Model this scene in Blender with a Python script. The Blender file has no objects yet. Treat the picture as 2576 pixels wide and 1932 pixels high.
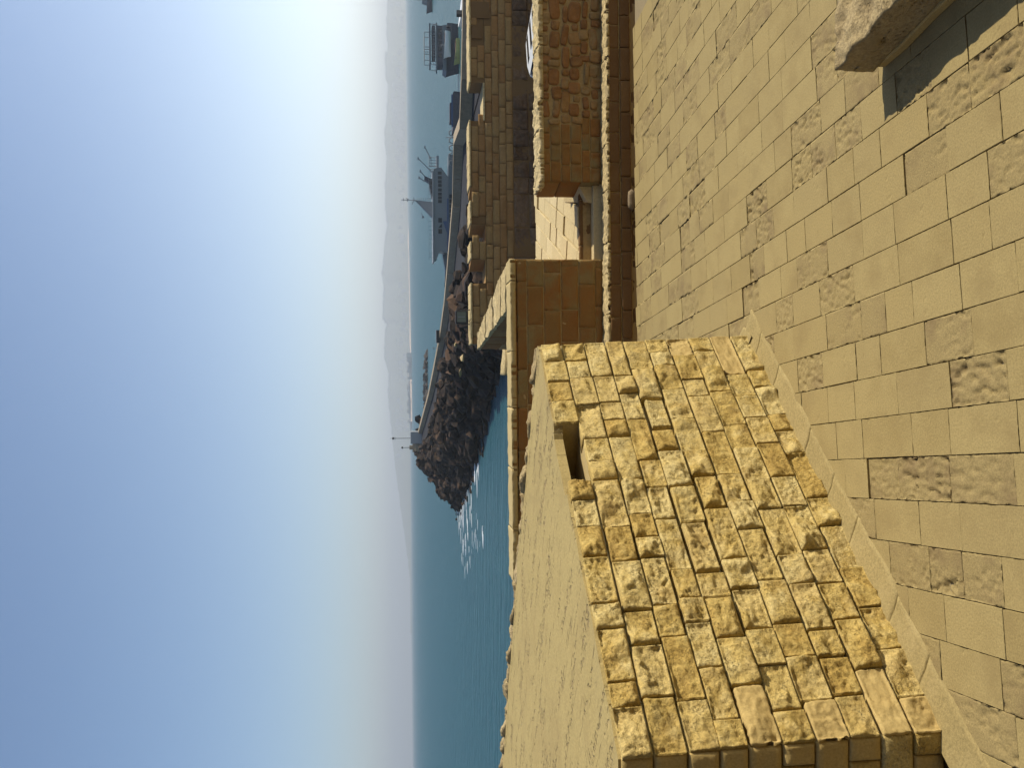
import bpy, bmesh, math, random
import numpy as np
from mathutils import Vector, Matrix, noise

# ------------------------------------------------------------------ camera, sky, sun, exposure
sc = bpy.context.scene
F = 2232.0                      # focal length in pixels of the 2576 px wide photograph
PITCH, ROLL = math.radians(6.7), math.radians(0.6)
CAM = Vector((0, 0, 3.0))       # three metres above the terrace paving
_fw = Vector((0, math.cos(PITCH), -math.sin(PITCH)))
_up = Vector((0, math.sin(PITCH), math.cos(PITCH)))
_rt = Vector((1, 0, 0))
_r = _rt * math.cos(ROLL) - _up * math.sin(ROLL)
_u = _up * math.cos(ROLL) + _rt * math.sin(ROLL)
cd = bpy.data.cameras.new('camera'); cam = bpy.data.objects.new('camera', cd)
sc.collection.objects.link(cam)
cd.sensor_fit = 'HORIZONTAL'; cd.sensor_width = 36.0; cd.lens = 36.0 * F / 2576.0
cd.clip_start = 0.05; cd.clip_end = 60000
# the photograph was taken with the phone held upright and stored on its side
X, Y, Z = -_u, _r, -_fw
cam.matrix_world = Matrix(((X.x, Y.x, Z.x, CAM.x), (X.y, Y.y, Z.y, CAM.y), (X.z, Y.z, Z.z, CAM.z), (0, 0, 0, 1)))
sc.camera = cam

SUN_AZ, SUN_EL = math.radians(84), math.radians(43)     # azimuth clockwise from the view direction (+Y)
w = bpy.data.worlds.new('World'); sc.world = w; w.use_nodes = True
nt = w.node_tree; nt.nodes.clear()
sky = nt.nodes.new('ShaderNodeTexSky'); sky.sky_type = 'NISHITA'; sky.sun_disc = False
sky.sun_elevation = SUN_EL; sky.sun_rotation = SUN_AZ
sky.altitude = 0; sky.air_density = 1.0; sky.dust_density = 0.45; sky.ozone_density = 4.5
bg = nt.nodes.new('ShaderNodeBackground'); bg.inputs['Strength'].default_value = 0.10
wo = nt.nodes.new('ShaderNodeOutputWorld')
def _wm(op, a, b=None):
    q = nt.nodes.new('ShaderNodeMath'); q.operation = op
    for i, v in enumerate((a, b)):
        if v is None: continue
        if isinstance(v, (int, float)): q.inputs[i].default_value = v
        else: nt.links.new(v, q.inputs[i])
    return q.outputs[0]
_tc = nt.nodes.new('ShaderNodeTexCoord'); _sx = nt.nodes.new('ShaderNodeSeparateXYZ'); nt.links.new(_tc.outputs['Generated'], _sx.inputs[0])
_el = _wm('MAXIMUM', _sx.outputs[2], 0.0)
_hz = _wm('SQRT', _wm('ADD', _wm('MULTIPLY', _sx.outputs[0], _sx.outputs[0]), _wm('ADD', _wm('MULTIPLY', _sx.outputs[1], _sx.outputs[1]), 1e-6)))
_dot = _wm('DIVIDE', _wm('ADD', _wm('MULTIPLY', _sx.outputs[0], math.sin(SUN_AZ)), _wm('MULTIPLY', _sx.outputs[1], math.cos(SUN_AZ))), _hz)
_fac = _wm('POWER', _wm('MAXIMUM', _wm('ADD', _wm('MULTIPLY', _dot, .75), .25), 0.0), 2.0)
_glow = _wm('MULTIPLY', _fac, _wm('EXPONENT', _wm('MULTIPLY', _el, -6.0)))
bg2 = nt.nodes.new('ShaderNodeBackground'); bg2.inputs['Color'].default_value = (1.0, .985, .955, 1)
nt.links.new(_wm('MULTIPLY', _glow, 2.1), bg2.inputs['Strength'])
ads = nt.nodes.new('ShaderNodeAddShader')
nt.links.new(sky.outputs[0], bg.inputs[0]); nt.links.new(bg.outputs[0], ads.inputs[0]); nt.links.new(bg2.outputs[0], ads.inputs[1]); nt.links.new(ads.outputs[0], wo.inputs[0])
sd = bpy.data.lights.new('sun', 'SUN'); sd.energy = 5.0; sd.angle = math.radians(0.53); sd.color = (1.0, 0.91, 0.75)
sun = bpy.data.objects.new('sun', sd); sc.collection.objects.link(sun)
_s = Vector((math.sin(SUN_AZ) * math.cos(SUN_EL), math.cos(SUN_AZ) * math.cos(SUN_EL), math.sin(SUN_EL)))
sun.rotation_euler = _s.to_track_quat('Z', 'Y').to_euler(); sun.location = _s * 60
vs = sc.view_settings
vs.view_transform = 'Standard'; vs.look = 'None'; vs.exposure = 0.38; vs.gamma = 1; vs.use_curve_mapping = False
sc.render.engine = 'CYCLES'
sc.cycles.use_denoising = True
sc.cycles.max_bounces = 6; sc.cycles.diffuse_bounces = 3; sc.cycles.volume_bounces = 0
sc.cycles.use_adaptive_sampling = True

SEA = -6.5

# ------------------------------------------------------------------ measuring helpers (photo point + known height or distance -> place)
def ray(px, py):
    return _fw + _r * ((966 - py) / F) - _u * ((px - 1288) / F)
def G(px, py, z=0.0):
    d = ray(px, py); return CAM + d * ((z - CAM.z) / d.z)
def D(px, py, dist):
    d = ray(px, py); return CAM + d * (dist / d.y)

# ------------------------------------------------------------------ materials
def mat(name, cols, rough=0.9, var=0.25, nscale=6.0, fine=60.0, bump=0.3, bdist=0.01, spec=0.2, stain=None, stain_amt=0.0,
        stretch=(1, 1, 1), pits=0.0, pit_scale=40.0, metallic=0.0):
    """procedural surface: a tint picked per piece, mottled by noise, with grain, pits and fine relief"""
    m = bpy.data.materials.new(name); m.use_nodes = True
    n = m.node_tree.nodes; l = m.node_tree.links
    b = n['Principled BSDF']; b.inputs['Roughness'].default_value = rough
    b.inputs['Specular IOR Level'].default_value = spec; b.inputs['Metallic'].default_value = metallic
    tc = n.new('ShaderNodeTexCoord'); oi = n.new('ShaderNodeObjectInfo')
    mul = n.new('ShaderNodeVectorMath'); mul.operation = 'MULTIPLY_ADD'
    cmb = n.new('ShaderNodeCombineXYZ')
    sc_ = n.new('ShaderNodeMath'); sc_.operation = 'MULTIPLY'; sc_.inputs[1].default_value = 37.0
    l.new(oi.outputs['Random'], sc_.inputs[0]); l.new(sc_.outputs[0], cmb.inputs[0]); l.new(sc_.outputs[0], cmb.inputs[1])
    mul.inputs[1].default_value = stretch
    l.new(tc.outputs['Object'], mul.inputs[0]); l.new(cmb.outputs[0], mul.inputs[2])
    ramp = n.new('ShaderNodeValToRGB'); ramp.color_ramp.interpolation = 'LINEAR'
    el = ramp.color_ramp.elements
    k = len(cols)
    while len(el) < k: el.new(0.5)
    for i, c in enumerate(cols):
        el[i].position = i / max(1, k - 1); el[i].color = (*c, 1)
    nz = n.new('ShaderNodeTexNoise'); nz.inputs['Scale'].default_value = nscale; nz.inputs['Detail'].default_value = 6
    nz.inputs['Roughness'].default_value = 0.62
    l.new(mul.outputs[0], nz.inputs['Vector'])
    # tint position = random + noise
    a = n.new('ShaderNodeMath'); a.operation = 'MULTIPLY_ADD'; a.inputs[1].default_value = 0.9; a.inputs[2].default_value = -0.45
    l.new(nz.outputs[0], a.inputs[0])
    ad = n.new('ShaderNodeMath'); ad.operation = 'ADD'; ad.use_clamp = True
    l.new(oi.outputs['Random'], ad.inputs[0]); l.new(a.outputs[0], ad.inputs[1]); l.new(ad.outputs[0], ramp.inputs[0])
    nf = n.new('ShaderNodeTexNoise'); nf.inputs['Scale'].default_value = fine; nf.inputs['Detail'].default_value = 5
    nf.inputs['Roughness'].default_value = 0.7
    l.new(mul.outputs[0], nf.inputs['Vector'])
    mr = n.new('ShaderNodeMapRange'); mr.inputs[1].default_value = 0.3; mr.inputs[2].default_value = 0.7
    mr.inputs[3].default_value = 1 - var; mr.inputs[4].default_value = 1 + var
    l.new(nf.outputs[0], mr.inputs[0])
    mx = n.new('ShaderNodeMix'); mx.data_type = 'RGBA'; mx.blend_type = 'MULTIPLY'; mx.inputs[0].default_value = 1
    l.new(ramp.outputs[0], mx.inputs[6]); l.new(mr.outputs[0], mx.inputs[7])
    out = mx.outputs[2]
    if stain:
        ns = n.new('ShaderNodeTexNoise'); ns.inputs['Scale'].default_value = nscale * 0.45; ns.inputs['Detail'].default_value = 8
        ns.inputs['Roughness'].default_value = 0.7
        l.new(mul.outputs[0], ns.inputs['Vector'])
        sr = n.new('ShaderNodeMapRange'); sr.inputs[1].default_value = 0.5; sr.inputs[2].default_value = 0.68
        sr.inputs[4].default_value = stain_amt
        l.new(ns.outputs[0], sr.inputs[0])
        m2 = n.new('ShaderNodeMix'); m2.data_type = 'RGBA'; m2.inputs[7].default_value = (*stain, 1)
        l.new(sr.outputs[0], m2.inputs[0]); l.new(out, m2.inputs[6]); out = m2.outputs[2]
    l.new(out, b.inputs['Base Color'])
    h = nf.outputs[0]
    if pits:
        v = n.new('ShaderNodeTexVoronoi'); v.inputs['Scale'].default_value = pit_scale
        wob = n.new('ShaderNodeVectorMath'); wob.operation = 'MULTIPLY_ADD'; wob.inputs[1].default_value = (0.05, 0.05, 0.05)
        l.new(nf.outputs['Color'], wob.inputs[0]); l.new(mul.outputs[0], wob.inputs[2]); l.new(wob.outputs[0], v.inputs['Vector'])
        pr = n.new('ShaderNodeMapRange'); pr.inputs[1].default_value = 0.0; pr.inputs[2].default_value = 0.35
        pr.inputs[3].default_value = -pits; pr.inputs[4].default_value = 0.0
        l.new(v.outputs[0], pr.inputs[0])
        # pits only where a patch noise allows them
        pm = n.new('ShaderNodeMapRange'); pm.inputs[1].default_value = 0.45; pm.inputs[2].default_value = 0.6
        l.new(nz.outputs[0], pm.inputs[0])
        pp = n.new('ShaderNodeMath'); pp.operation = 'MULTIPLY'; l.new(pr.outputs[0], pp.inputs[0]); l.new(pm.outputs[0], pp.inputs[1])
        sm = n.new('ShaderNodeMath'); sm.operation = 'ADD'; l.new(h, sm.inputs[0]); l.new(pp.outputs[0], sm.inputs[1]); h = sm.outputs[0]
    bp = n.new('ShaderNodeBump'); bp.inputs['Strength'].default_value = bump; bp.inputs['Distance'].default_value = bdist
    l.new(h, bp.inputs['Height']); l.new(bp.outputs[0], b.inputs['Normal'])
    return m

M = {}
M['pave'] = mat('limestone_paving', [(.278, .212, .088), (.266, .204, .087), (.290, .224, .095), (.248, .187, .076)], var=.24, nscale=4, fine=85,
                bump=.3, bdist=.004, stain=(.215, .158, .066), stain_amt=.7, pits=.5, pit_scale=26)
M['pave_rough'] = mat('weathered_limestone_paving', [(.258, .196, .082), (.24, .182, .078), (.268, .205, .088)], var=.28, nscale=6, fine=90,
                      bump=.5, bdist=.006, stain=(.165, .115, .055), stain_amt=.75, pits=.7, pit_scale=34)
M['bed'] = mat('paving_bed', [(.20, .16, .09), (.24, .19, .11)], bump=.3)
M['rock'] = mat('rock_faced_limestone', [(.44, .322, .108), (.475, .36, .142), (.40, .28, .08), (.455, .34, .122), (.50, .395, .17), (.43, .31, .098), (.365, .245, .066)],
                var=.36, nscale=7, fine=64, bump=1.0, bdist=.013, stain=(.29, .18, .05), stain_amt=.5, pits=1.1, pit_scale=60)
M['rock_smooth'] = mat('dressed_quoin_limestone', [(.43, .32, .13), (.40, .29, .11), (.38, .275, .105)], var=.2, nscale=6, fine=70, bump=.6, bdist=.006, stain=(.38, .26, .09), stain_amt=.5, pits=.6, pit_scale=40)
M['mortar'] = mat('pale_mortar', [(.36, .28, .13), (.39, .305, .145)], var=.14, nscale=8, fine=50, bump=.4, bdist=.006)
M['fillet'] = mat('mortar_fillet', [(.278, .214, .09), (.26, .20, .084), (.29, .224, .096)], var=.26, nscale=5, fine=60, bump=.6, bdist=.007,
                  stain=(.36, .28, .13), stain_amt=.45)
M['shade_stone'] = mat('orange_ashlar', [(.22, .098, .023), (.20, .105, .027), (.235, .106, .024), (.215, .155, .058), (.21, .102, .026), (.19, .145, .058)],  # orange stone, with the depth of shade put into its colour
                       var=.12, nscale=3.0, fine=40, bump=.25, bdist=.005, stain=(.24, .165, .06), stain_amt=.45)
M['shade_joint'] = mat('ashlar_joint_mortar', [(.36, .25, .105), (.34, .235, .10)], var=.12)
M['ledge_stone'] = mat('ledge_ashlar', [(.165, .088, .030), (.14, .075, .026), (.185, .105, .038)], var=.14, nscale=4, fine=40, bump=.4, bdist=.006)  # face tone lowered to deepen the shade on the ledge front
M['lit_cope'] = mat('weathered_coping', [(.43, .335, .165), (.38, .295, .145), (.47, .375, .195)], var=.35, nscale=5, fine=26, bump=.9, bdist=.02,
                    stain=(.22, .17, .10), stain_amt=.6, pits=.8, pit_scale=18)
M['weathered'] = mat('weathered_block_limestone', [(.33, .255, .13), (.29, .22, .11), (.37, .29, .155)], var=.35, nscale=6, fine=40, bump=1.0, bdist=.014,
                     stain=(.24, .175, .085), stain_amt=.7, pits=1.0, pit_scale=30)
M['rubble'] = mat('rubble_stone', [(.24, .115, .036), (.20, .095, .03), (.28, .16, .055), (.25, .17, .072), (.25, .12, .038)], var=.2, nscale=5, fine=30,  # toned darker than the stone, to hold the shade on this parapet
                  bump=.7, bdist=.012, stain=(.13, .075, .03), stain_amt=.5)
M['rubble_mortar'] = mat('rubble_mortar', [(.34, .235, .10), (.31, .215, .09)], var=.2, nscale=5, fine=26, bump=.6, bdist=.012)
M['sill'] = mat('sunlit_sill_limestone', [(.48, .385, .205), (.445, .355, .185), (.51, .415, .23)], var=.18, nscale=3, fine=30, bump=.5, bdist=.012,
                stain=(.42, .33, .18), stain_amt=.5)
M['far_stone'] = mat('far_wall_ashlar', [(.25, .135, .045), (.22, .12, .042), (.27, .165, .062), (.24, .155, .06), (.28, .17, .06)], var=.12, nscale=1.5,  # shade of the far face painted into the base tones
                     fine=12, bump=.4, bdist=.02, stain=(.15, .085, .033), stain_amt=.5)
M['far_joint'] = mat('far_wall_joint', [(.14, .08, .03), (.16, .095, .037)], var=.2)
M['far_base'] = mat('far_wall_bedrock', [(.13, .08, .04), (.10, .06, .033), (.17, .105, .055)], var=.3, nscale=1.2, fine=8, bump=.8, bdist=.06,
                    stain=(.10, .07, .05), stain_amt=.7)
M['asphalt'] = mat('asphalt', [(.022, .022, .026), (.03, .03, .033)], var=.2, nscale=.6, fine=6, bump=.3, bdist=.01, stain=(.045, .043, .042), stain_amt=.5)
M['concrete'] = mat('pale_sea_wall_concrete', [(.27, .215, .145), (.225, .18, .12), (.31, .25, .17)], var=.2, nscale=.9, fine=5, bump=.5, bdist=.03,
                    stain=(.30, .26, .20), stain_amt=.6)
M['boulder'] = mat('breakwater_rock', [(.020, .013, .010), (.012, .009, .007), (.042, .022, .013), (.009, .008, .007), (.085, .048, .026), (.012, .009, .008)], var=.35, nscale=.8,
                   fine=5, bump=.7, bdist=.08, stain=(.016, .013, .012), stain_amt=.7)
M['islet'] = mat('islet_rock', [(.05, .042, .036), (.035, .03, .028), (.08, .06, .045)], var=.4, nscale=.2, fine=1.2, bump=.8, bdist=.3)
M['ditch'] = mat('ditch_ground', [(.14, .11, .08), (.11, .09, .07)], var=.3, nscale=.8, fine=6)
M['white'] = mat('white_paint', [(.56, .57, .56), (.60, .61, .60)], rough=.4, var=.05, spec=.5, bump=.05)
M['hullgrey'] = mat('grey_blue_paint', [(.10, .125, .14), (.085, .108, .122)], rough=.5, var=.1, nscale=1, fine=6, bump=.1, spec=.4)
M['superwhite'] = mat('faded_white_paint', [(.165, .175, .178), (.145, .155, .16)], rough=.5, var=.08, nscale=1, fine=6, bump=.05, spec=.4)
M['navy'] = mat('navy_paint', [(.03, .06, .13), (.035, .07, .15)], rough=.5, var=.1, spec=.4, bump=.05)
M['darkglass'] = mat('dark_window_glass', [(.015, .018, .022), (.02, .024, .03)], rough=.15, var=.05, spec=.5, bump=0)
M['black'] = mat('black_painted_metal', [(.016, .016, .017), (.02, .02, .02)], rough=.55, var=.1, spec=.4, bump=.1)
M['darkhull'] = mat('dark_hull_paint', [(.05, .055, .075), (.07, .065, .075)], rough=.6, var=.2, nscale=.8, fine=5, bump=.2, spec=.3)
M['brownwood'] = mat('brown_deck_wood', [(.16, .10, .065), (.12, .08, .055)], rough=.7, var=.2, nscale=1, fine=5, bump=.2)
M['steel'] = mat('grey_steel', [(.18, .19, .20), (.22, .23, .24)], rough=.5, var=.1, spec=.5, bump=.1)
M['yellow'] = mat('yellow_olive_paint', [(.42, .40, .13), (.34, .32, .11)], rough=.5, var=.2, nscale=1, fine=6, bump=.1)
M['palestone'] = mat('pale_loose_stone', [(.19, .14, .08), (.175, .13, .075)], var=.2, nscale=6, fine=40, bump=.6, bdist=.01)
M['lampglass'] = mat('floodlight_glass', [(.12, .14, .115), (.10, .12, .10)], rough=.25, var=.05, spec=.6, bump=0)
M['hill'] = mat('far_hill_scrub', [(.10, .12, .08), (.14, .14, .10), (.09, .105, .075)], var=.3, nscale=.004, fine=.02, bump=0)
M['town'] = mat('far_town_plaster', [(.62, .58, .52), (.55, .52, .48), (.70, .67, .62)], var=.1, nscale=.01, fine=.05, bump=0)
M['spit'] = mat('far_spit_rock', [(.34, .27, .22), (.26, .21, .18), (.42, .34, .28)], var=.3, nscale=.05, fine=.3, bump=0)

# the cap of the rough wall: trowelled mortar with short scratches and pitted patches
def cap_material():
    m = mat('trowelled_mortar_cap', [(.345, .268, .110), (.32, .247, .10), (.36, .282, .12)], var=.24, nscale=3, fine=60, bump=.4, bdist=.005, stain=(.26, .19, .08), stain_amt=.55)
    n = m.node_tree.nodes; l = m.node_tree.links; b = n['Principled BSDF']; old = [x for x in n if x.type == 'BUMP'][0]
    tc = n.new('ShaderNodeTexCoord'); mp = n.new('ShaderNodeMapping')
    mp.vector_type = 'TEXTURE'; mp.inputs['Rotation'].default_value = (0, 0, math.radians(-33)); mp.inputs['Scale'].default_value = (.34, .022, 1)
    l.new(tc.outputs['Object'], mp.inputs[0])
    z = n.new('ShaderNodeTexNoise'); z.inputs['Scale'].default_value = 1.0; z.inputs['Detail'].default_value = 3
    l.new(mp.outputs[0], z.inputs['Vector'])
    r = n.new('ShaderNodeMapRange'); r.inputs[1].default_value = .66; r.inputs[2].default_value = .70; l.new(z.outputs[0], r.inputs[0])
    p = n.new('ShaderNodeTexNoise'); p.inputs['Scale'].default_value = 26; p.inputs['Detail'].default_value = 5; l.new(tc.outputs['Object'], p.inputs['Vector'])
    mp2 = n.new('ShaderNodeMapping'); mp2.vector_type = 'TEXTURE'; mp2.inputs['Rotation'].default_value = (0, 0, math.radians(-33)); mp2.inputs['Scale'].default_value = (.7, .14, 1)
    l.new(tc.outputs['Object'], mp2.inputs[0])
    q = n.new('ShaderNodeTexNoise'); q.inputs['Scale'].default_value = 1; l.new(mp2.outputs[0], q.inputs['Vector'])
    r2 = n.new('ShaderNodeMapRange'); r2.inputs[1].default_value = .54; r2.inputs[2].default_value = .62; l.new(q.outputs[0], r2.inputs[0])
    r3 = n.new('ShaderNodeMapRange'); r3.inputs[1].default_value = .52; r3.inputs[2].default_value = .60; l.new(p.outputs[0], r3.inputs[0])
    ml = n.new('ShaderNodeMath'); ml.operation = 'MULTIPLY'; l.new(r2.outputs[0], ml.inputs[0]); l.new(r3.outputs[0], ml.inputs[1])
    mxx = n.new('ShaderNodeMath'); mxx.operation = 'MAXIMUM'; l.new(r.outputs[0], mxx.inputs[0]); l.new(ml.outputs[0], mxx.inputs[1])
    inv = n.new('ShaderNodeMath'); inv.operation = 'MULTIPLY'; inv.inputs[1].default_value = -1; l.new(mxx.outputs[0], inv.inputs[0])
    bp = n.new('ShaderNodeBump'); bp.inputs['Strength'].default_value = 1; bp.inputs['Distance'].default_value = .016
    l.new(inv.outputs[0], bp.inputs['Height']); l.new(old.outputs[0], bp.inputs['Normal']); l.new(bp.outputs[0], b.inputs['Normal'])
    # dirt caught in the scratches
    base = b.inputs['Base Color'].links[0].from_socket
    m2 = n.new('ShaderNodeMix'); m2.data_type = 'RGBA'; m2.inputs[7].default_value = (.25, .18, .09, 1)
    f = n.new('ShaderNodeMath'); f.operation = 'MULTIPLY'; f.inputs[1].default_value = .6; l.new(mxx.outputs[0], f.inputs[0])
    l.new(f.outputs[0], m2.inputs[0]); l.new(base, m2.inputs[6]); l.new(m2.outputs[2], b.inputs['Base Color'])
    return m
M['cap'] = cap_material()

def water_material():
    m = bpy.data.materials.new('sea_water'); m.use_nodes = True
    n = m.node_tree.nodes; l = m.node_tree.links; b = n['Principled BSDF']
    b.inputs['Base Color'].default_value = (.003, .068, .088, 1); b.inputs['Roughness'].default_value = .36
    b.inputs['IOR'].default_value = 1.33; b.inputs['Specular IOR Level'].default_value = .5
    tc = n.new('ShaderNodeTexCoord')
    mp = n.new('ShaderNodeMapping'); mp.inputs['Rotation'].default_value = (0, 0, math.radians(8)); mp.inputs['Scale'].default_value = (.28, .9, 1)
    l.new(tc.outputs['Object'], mp.inputs[0])
    w1 = n.new('ShaderNodeTexNoise'); w1.inputs['Scale'].default_value = .55; w1.inputs['Detail'].default_value = 7; w1.inputs['Roughness'].default_value = .62
    l.new(mp.outputs[0], w1.inputs['Vector'])
    bp = n.new('ShaderNodeBump'); bp.inputs['Strength'].default_value = 1; bp.inputs['Distance'].default_value = 2.2
    l.new(w1.outputs[0], bp.inputs['Height']); l.new(bp.outputs[0], b.inputs['Normal'])
    return m
M['sea'] = water_material()

# ------------------------------------------------------------------ object helpers
COL = sc.collection
def link(name, me, m, parent=None, smooth=False):
    if m is not None and not me.materials: me.materials.append(m)
    if smooth:
        me.polygons.foreach_set('use_smooth', [True] * len(me.polygons))
    o = bpy.data.objects.new(name, me); COL.objects.link(o)
    if parent is not None: o.parent = parent
    return o
def mesh(verts, faces):
    me = bpy.data.meshes.new('m'); me.from_pydata([tuple(v) for v in verts], [], faces); me.update(); return me
def tag(o, label, cat=None, group=None, kind=None):
    if label: o['label'] = label
    if cat: o['category'] = cat
    if group: o['group'] = group
    if kind: o['kind'] = kind
    return o
def thing(name, label, cat, loc=(0, 0, 0), rz=0.0, group=None):
    o = bpy.data.objects.new(name, None); COL.objects.link(o); o.location = loc; o.rotation_euler = (0, 0, rz)
    o.empty_display_size = .2
    return tag(o, label, cat, group)
def frame(o, x, y, z):
    x, y, z = Vector(x), Vector(y), Vector(z)
    return Matrix(((x.x, y.x, z.x, o[0]), (x.y, y.y, z.y, o[1]), (x.z, y.z, z.z, o[2]), (0, 0, 0, 1)))
def place(o, mw):
    """world placement of a child whose parent may be moved or turned"""
    p = o.parent
    if p is not None:
        pm = Matrix.LocRotScale(p.location, p.rotation_euler, p.scale)
        o.matrix_basis = pm.inverted() @ mw
    else:
        o.matrix_basis = mw

class MB:
    """collects boxes, prisms and tubes into ONE mesh"""
    def __init__(s): s.v = []; s.f = []
    def add(s, vs, fs):
        k = len(s.v); s.v += [tuple(a) for a in vs]; s.f += [[i + k for i in f] for f in fs]; return s
    def box(s, x0, x1, y0, y1, z0, z1):
        return s.add([(x0, y0, z0), (x1, y0, z0), (x1, y1, z0), (x0, y1, z0), (x0, y0, z1), (x1, y0, z1), (x1, y1, z1), (x0, y1, z1)],
                     [(3, 2, 1, 0), (4, 5, 6, 7), (0, 1, 5, 4), (1, 2, 6, 5), (2, 3, 7, 6), (3, 0, 4, 7)])
    def prism(s, poly, z0, z1):                    # plan polygon, counter-clockwise
        n = len(poly)
        return s.add([(p[0], p[1], z0) for p in poly] + [(p[0], p[1], z1) for p in poly],
                     [list(range(n))[::-1], list(range(n, 2 * n))] + [(i, (i + 1) % n, n + (i + 1) % n, n + i) for i in range(n)])
    def loft(s, pa, z0, pb, z1):
        n = len(pa)
        return s.add([(p[0], p[1], z0) for p in pa] + [(p[0], p[1], z1) for p in pb],
                     [list(range(n))[::-1], list(range(n, 2 * n))] + [(i, (i + 1) % n, n + (i + 1) % n, n + i) for i in range(n)])
    def side(s, poly, y0, y1):                     # profile polygon in x,z pulled along y
        n = len(poly)
        return s.add([(p[0], y0, p[1]) for p in poly] + [(p[0], y1, p[1]) for p in poly],
                     [list(range(n)), list(range(n, 2 * n))[::-1]] + [(i, n + i, n + (i + 1) % n, (i + 1) % n) for i in range(n)])
    def tube(s, a, b, r, r2=None, n=6):
        a, b = Vector(a), Vector(b); d = (b - a).normalized()
        p = d.orthogonal().normalized(); q = d.cross(p); r2 = r if r2 is None else r2
        vs = []
        for c, rr in ((a, r), (b, r2)):
            vs += [c + (p * math.cos(t) + q * math.sin(t)) * rr for t in [2 * math.pi * i / n for i in range(n)]]
        return s.add(vs, [list(range(n))[::-1], list(range(n, 2 * n))] + [(i, (i + 1) % n, n + (i + 1) % n, n + i) for i in range(n)])
    def ball(s, c, r, n=8, k=5, sz=1.0):
        vs = [(c[0], c[1], c[2] + r * sz)]; fs = []
        for j in range(1, k):
            for i in range(n):
                t = math.pi * j / k; f = 2 * math.pi * i / n
                vs.append((c[0] + r * math.sin(t) * math.cos(f), c[1] + r * math.sin(t) * math.sin(f), c[2] + r * sz * math.cos(t)))
        vs.append((c[0], c[1], c[2] - r * sz)); e = len(vs) - 1
        for i in range(n):
            fs.append((0, 1 + i, 1 + (i + 1) % n)); fs.append((e, e - n + (i + 1) % n, e - n + i))
        for j in range(k - 2):
            for i in range(n):
                a = 1 + j * n + i; b = 1 + j * n + (i + 1) % n; fs.append((a, a + n, b + n, b))
        return s.add(vs, fs)
    def build(s, name, m, parent=None, smooth=False, bevel=0.0):
        me = mesh(s.v, s.f)
        if bevel:
            bm = bmesh.new(); bm.from_mesh(me)
            bmesh.ops.bevel(bm, geom=bm.edges[:], offset=bevel, segments=1, affect='EDGES', clamp_overlap=True)
            bm.to_mesh(me); bm.free()
        return link(name, me, m, parent, smooth)

def slab(L, W, T, nx, ny, disp=None, edge=.004, seed=0, rnd=0.0, skew=0.0, close=True, jit=0.0):
    """one cut stone: face in local x,y looking along +z, its rim eased back, its sides running down to -T; disp(x, y) gives the relief"""
    e = edge
    def lin(h, n):
        return [-h] + [-h + e + (2 * h - 2 * e) * i / n for i in range(n + 1)] + [h]
    xs, ys = lin(L / 2, nx), lin(W / 2, ny); a, b = len(xs), len(ys)
    vs = []
    for j, y in enumerate(ys):
        for i, x in enumerate(xs):
            rim = i in (0, a - 1) or j in (0, b - 1)
            xx, yy = x, y
            if rnd:
                u, v = x / (L / 2), y / (W / 2)
                k = (abs(u) ** 6 + abs(v) ** 6) ** (1 / 6) if (u or v) else 1
                sq = max(abs(u), abs(v))
                f = 1 + rnd * ((sq / k if k else 1) - 1) * 3
                wv = 1 + .10 * rnd * noise.noise(Vector((u * 1.7 + seed * 3.1, v * 1.7, seed)))
                xx, yy = x * f * wv, y * f * wv
            xx += skew * yy
            if jit and rim:
                j_ = abs(noise.noise(Vector((x * 21 + seed, y * 21, seed * 3)))) ** 2 * 3
                if i in (0, a - 1): xx -= math.copysign(jit * j_, x)
                if j in (0, b - 1): yy -= math.copysign(jit * j_, y)
            z = -e * .9 if rim else 0.0
            if disp: z += disp(x, y) * (.35 if rim else 1)
            vs.append((xx, yy, z))
    fs = [(j * a + i, j * a + i + 1, (j + 1) * a + i + 1, (j + 1) * a + i) for j in range(b - 1) for i in range(a - 1)]
    ring = [i for i in range(a)] + [j * a + a - 1 for j in range(1, b)] + [(b - 1) * a + i for i in range(a - 2, -1, -1)] + [j * a for j in range(b - 2, 0, -1)]
    k = len(vs)
    for r in ring: vs.append((vs[r][0], vs[r][1], -T))
    n = len(ring)
    for i in range(n):
        fs.append((ring[(i + 1) % n], ring[i], k + i, k + (i + 1) % n))
    if close: fs.append(list(range(k + n - 1, k - 1, -1)))
    return mesh(vs, fs)

def fb(x, y, z, o=4):
    return noise.fractal(Vector((x, y, z)), .9, 2.1, o)

UP = Vector((0, 0, 1))

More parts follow.
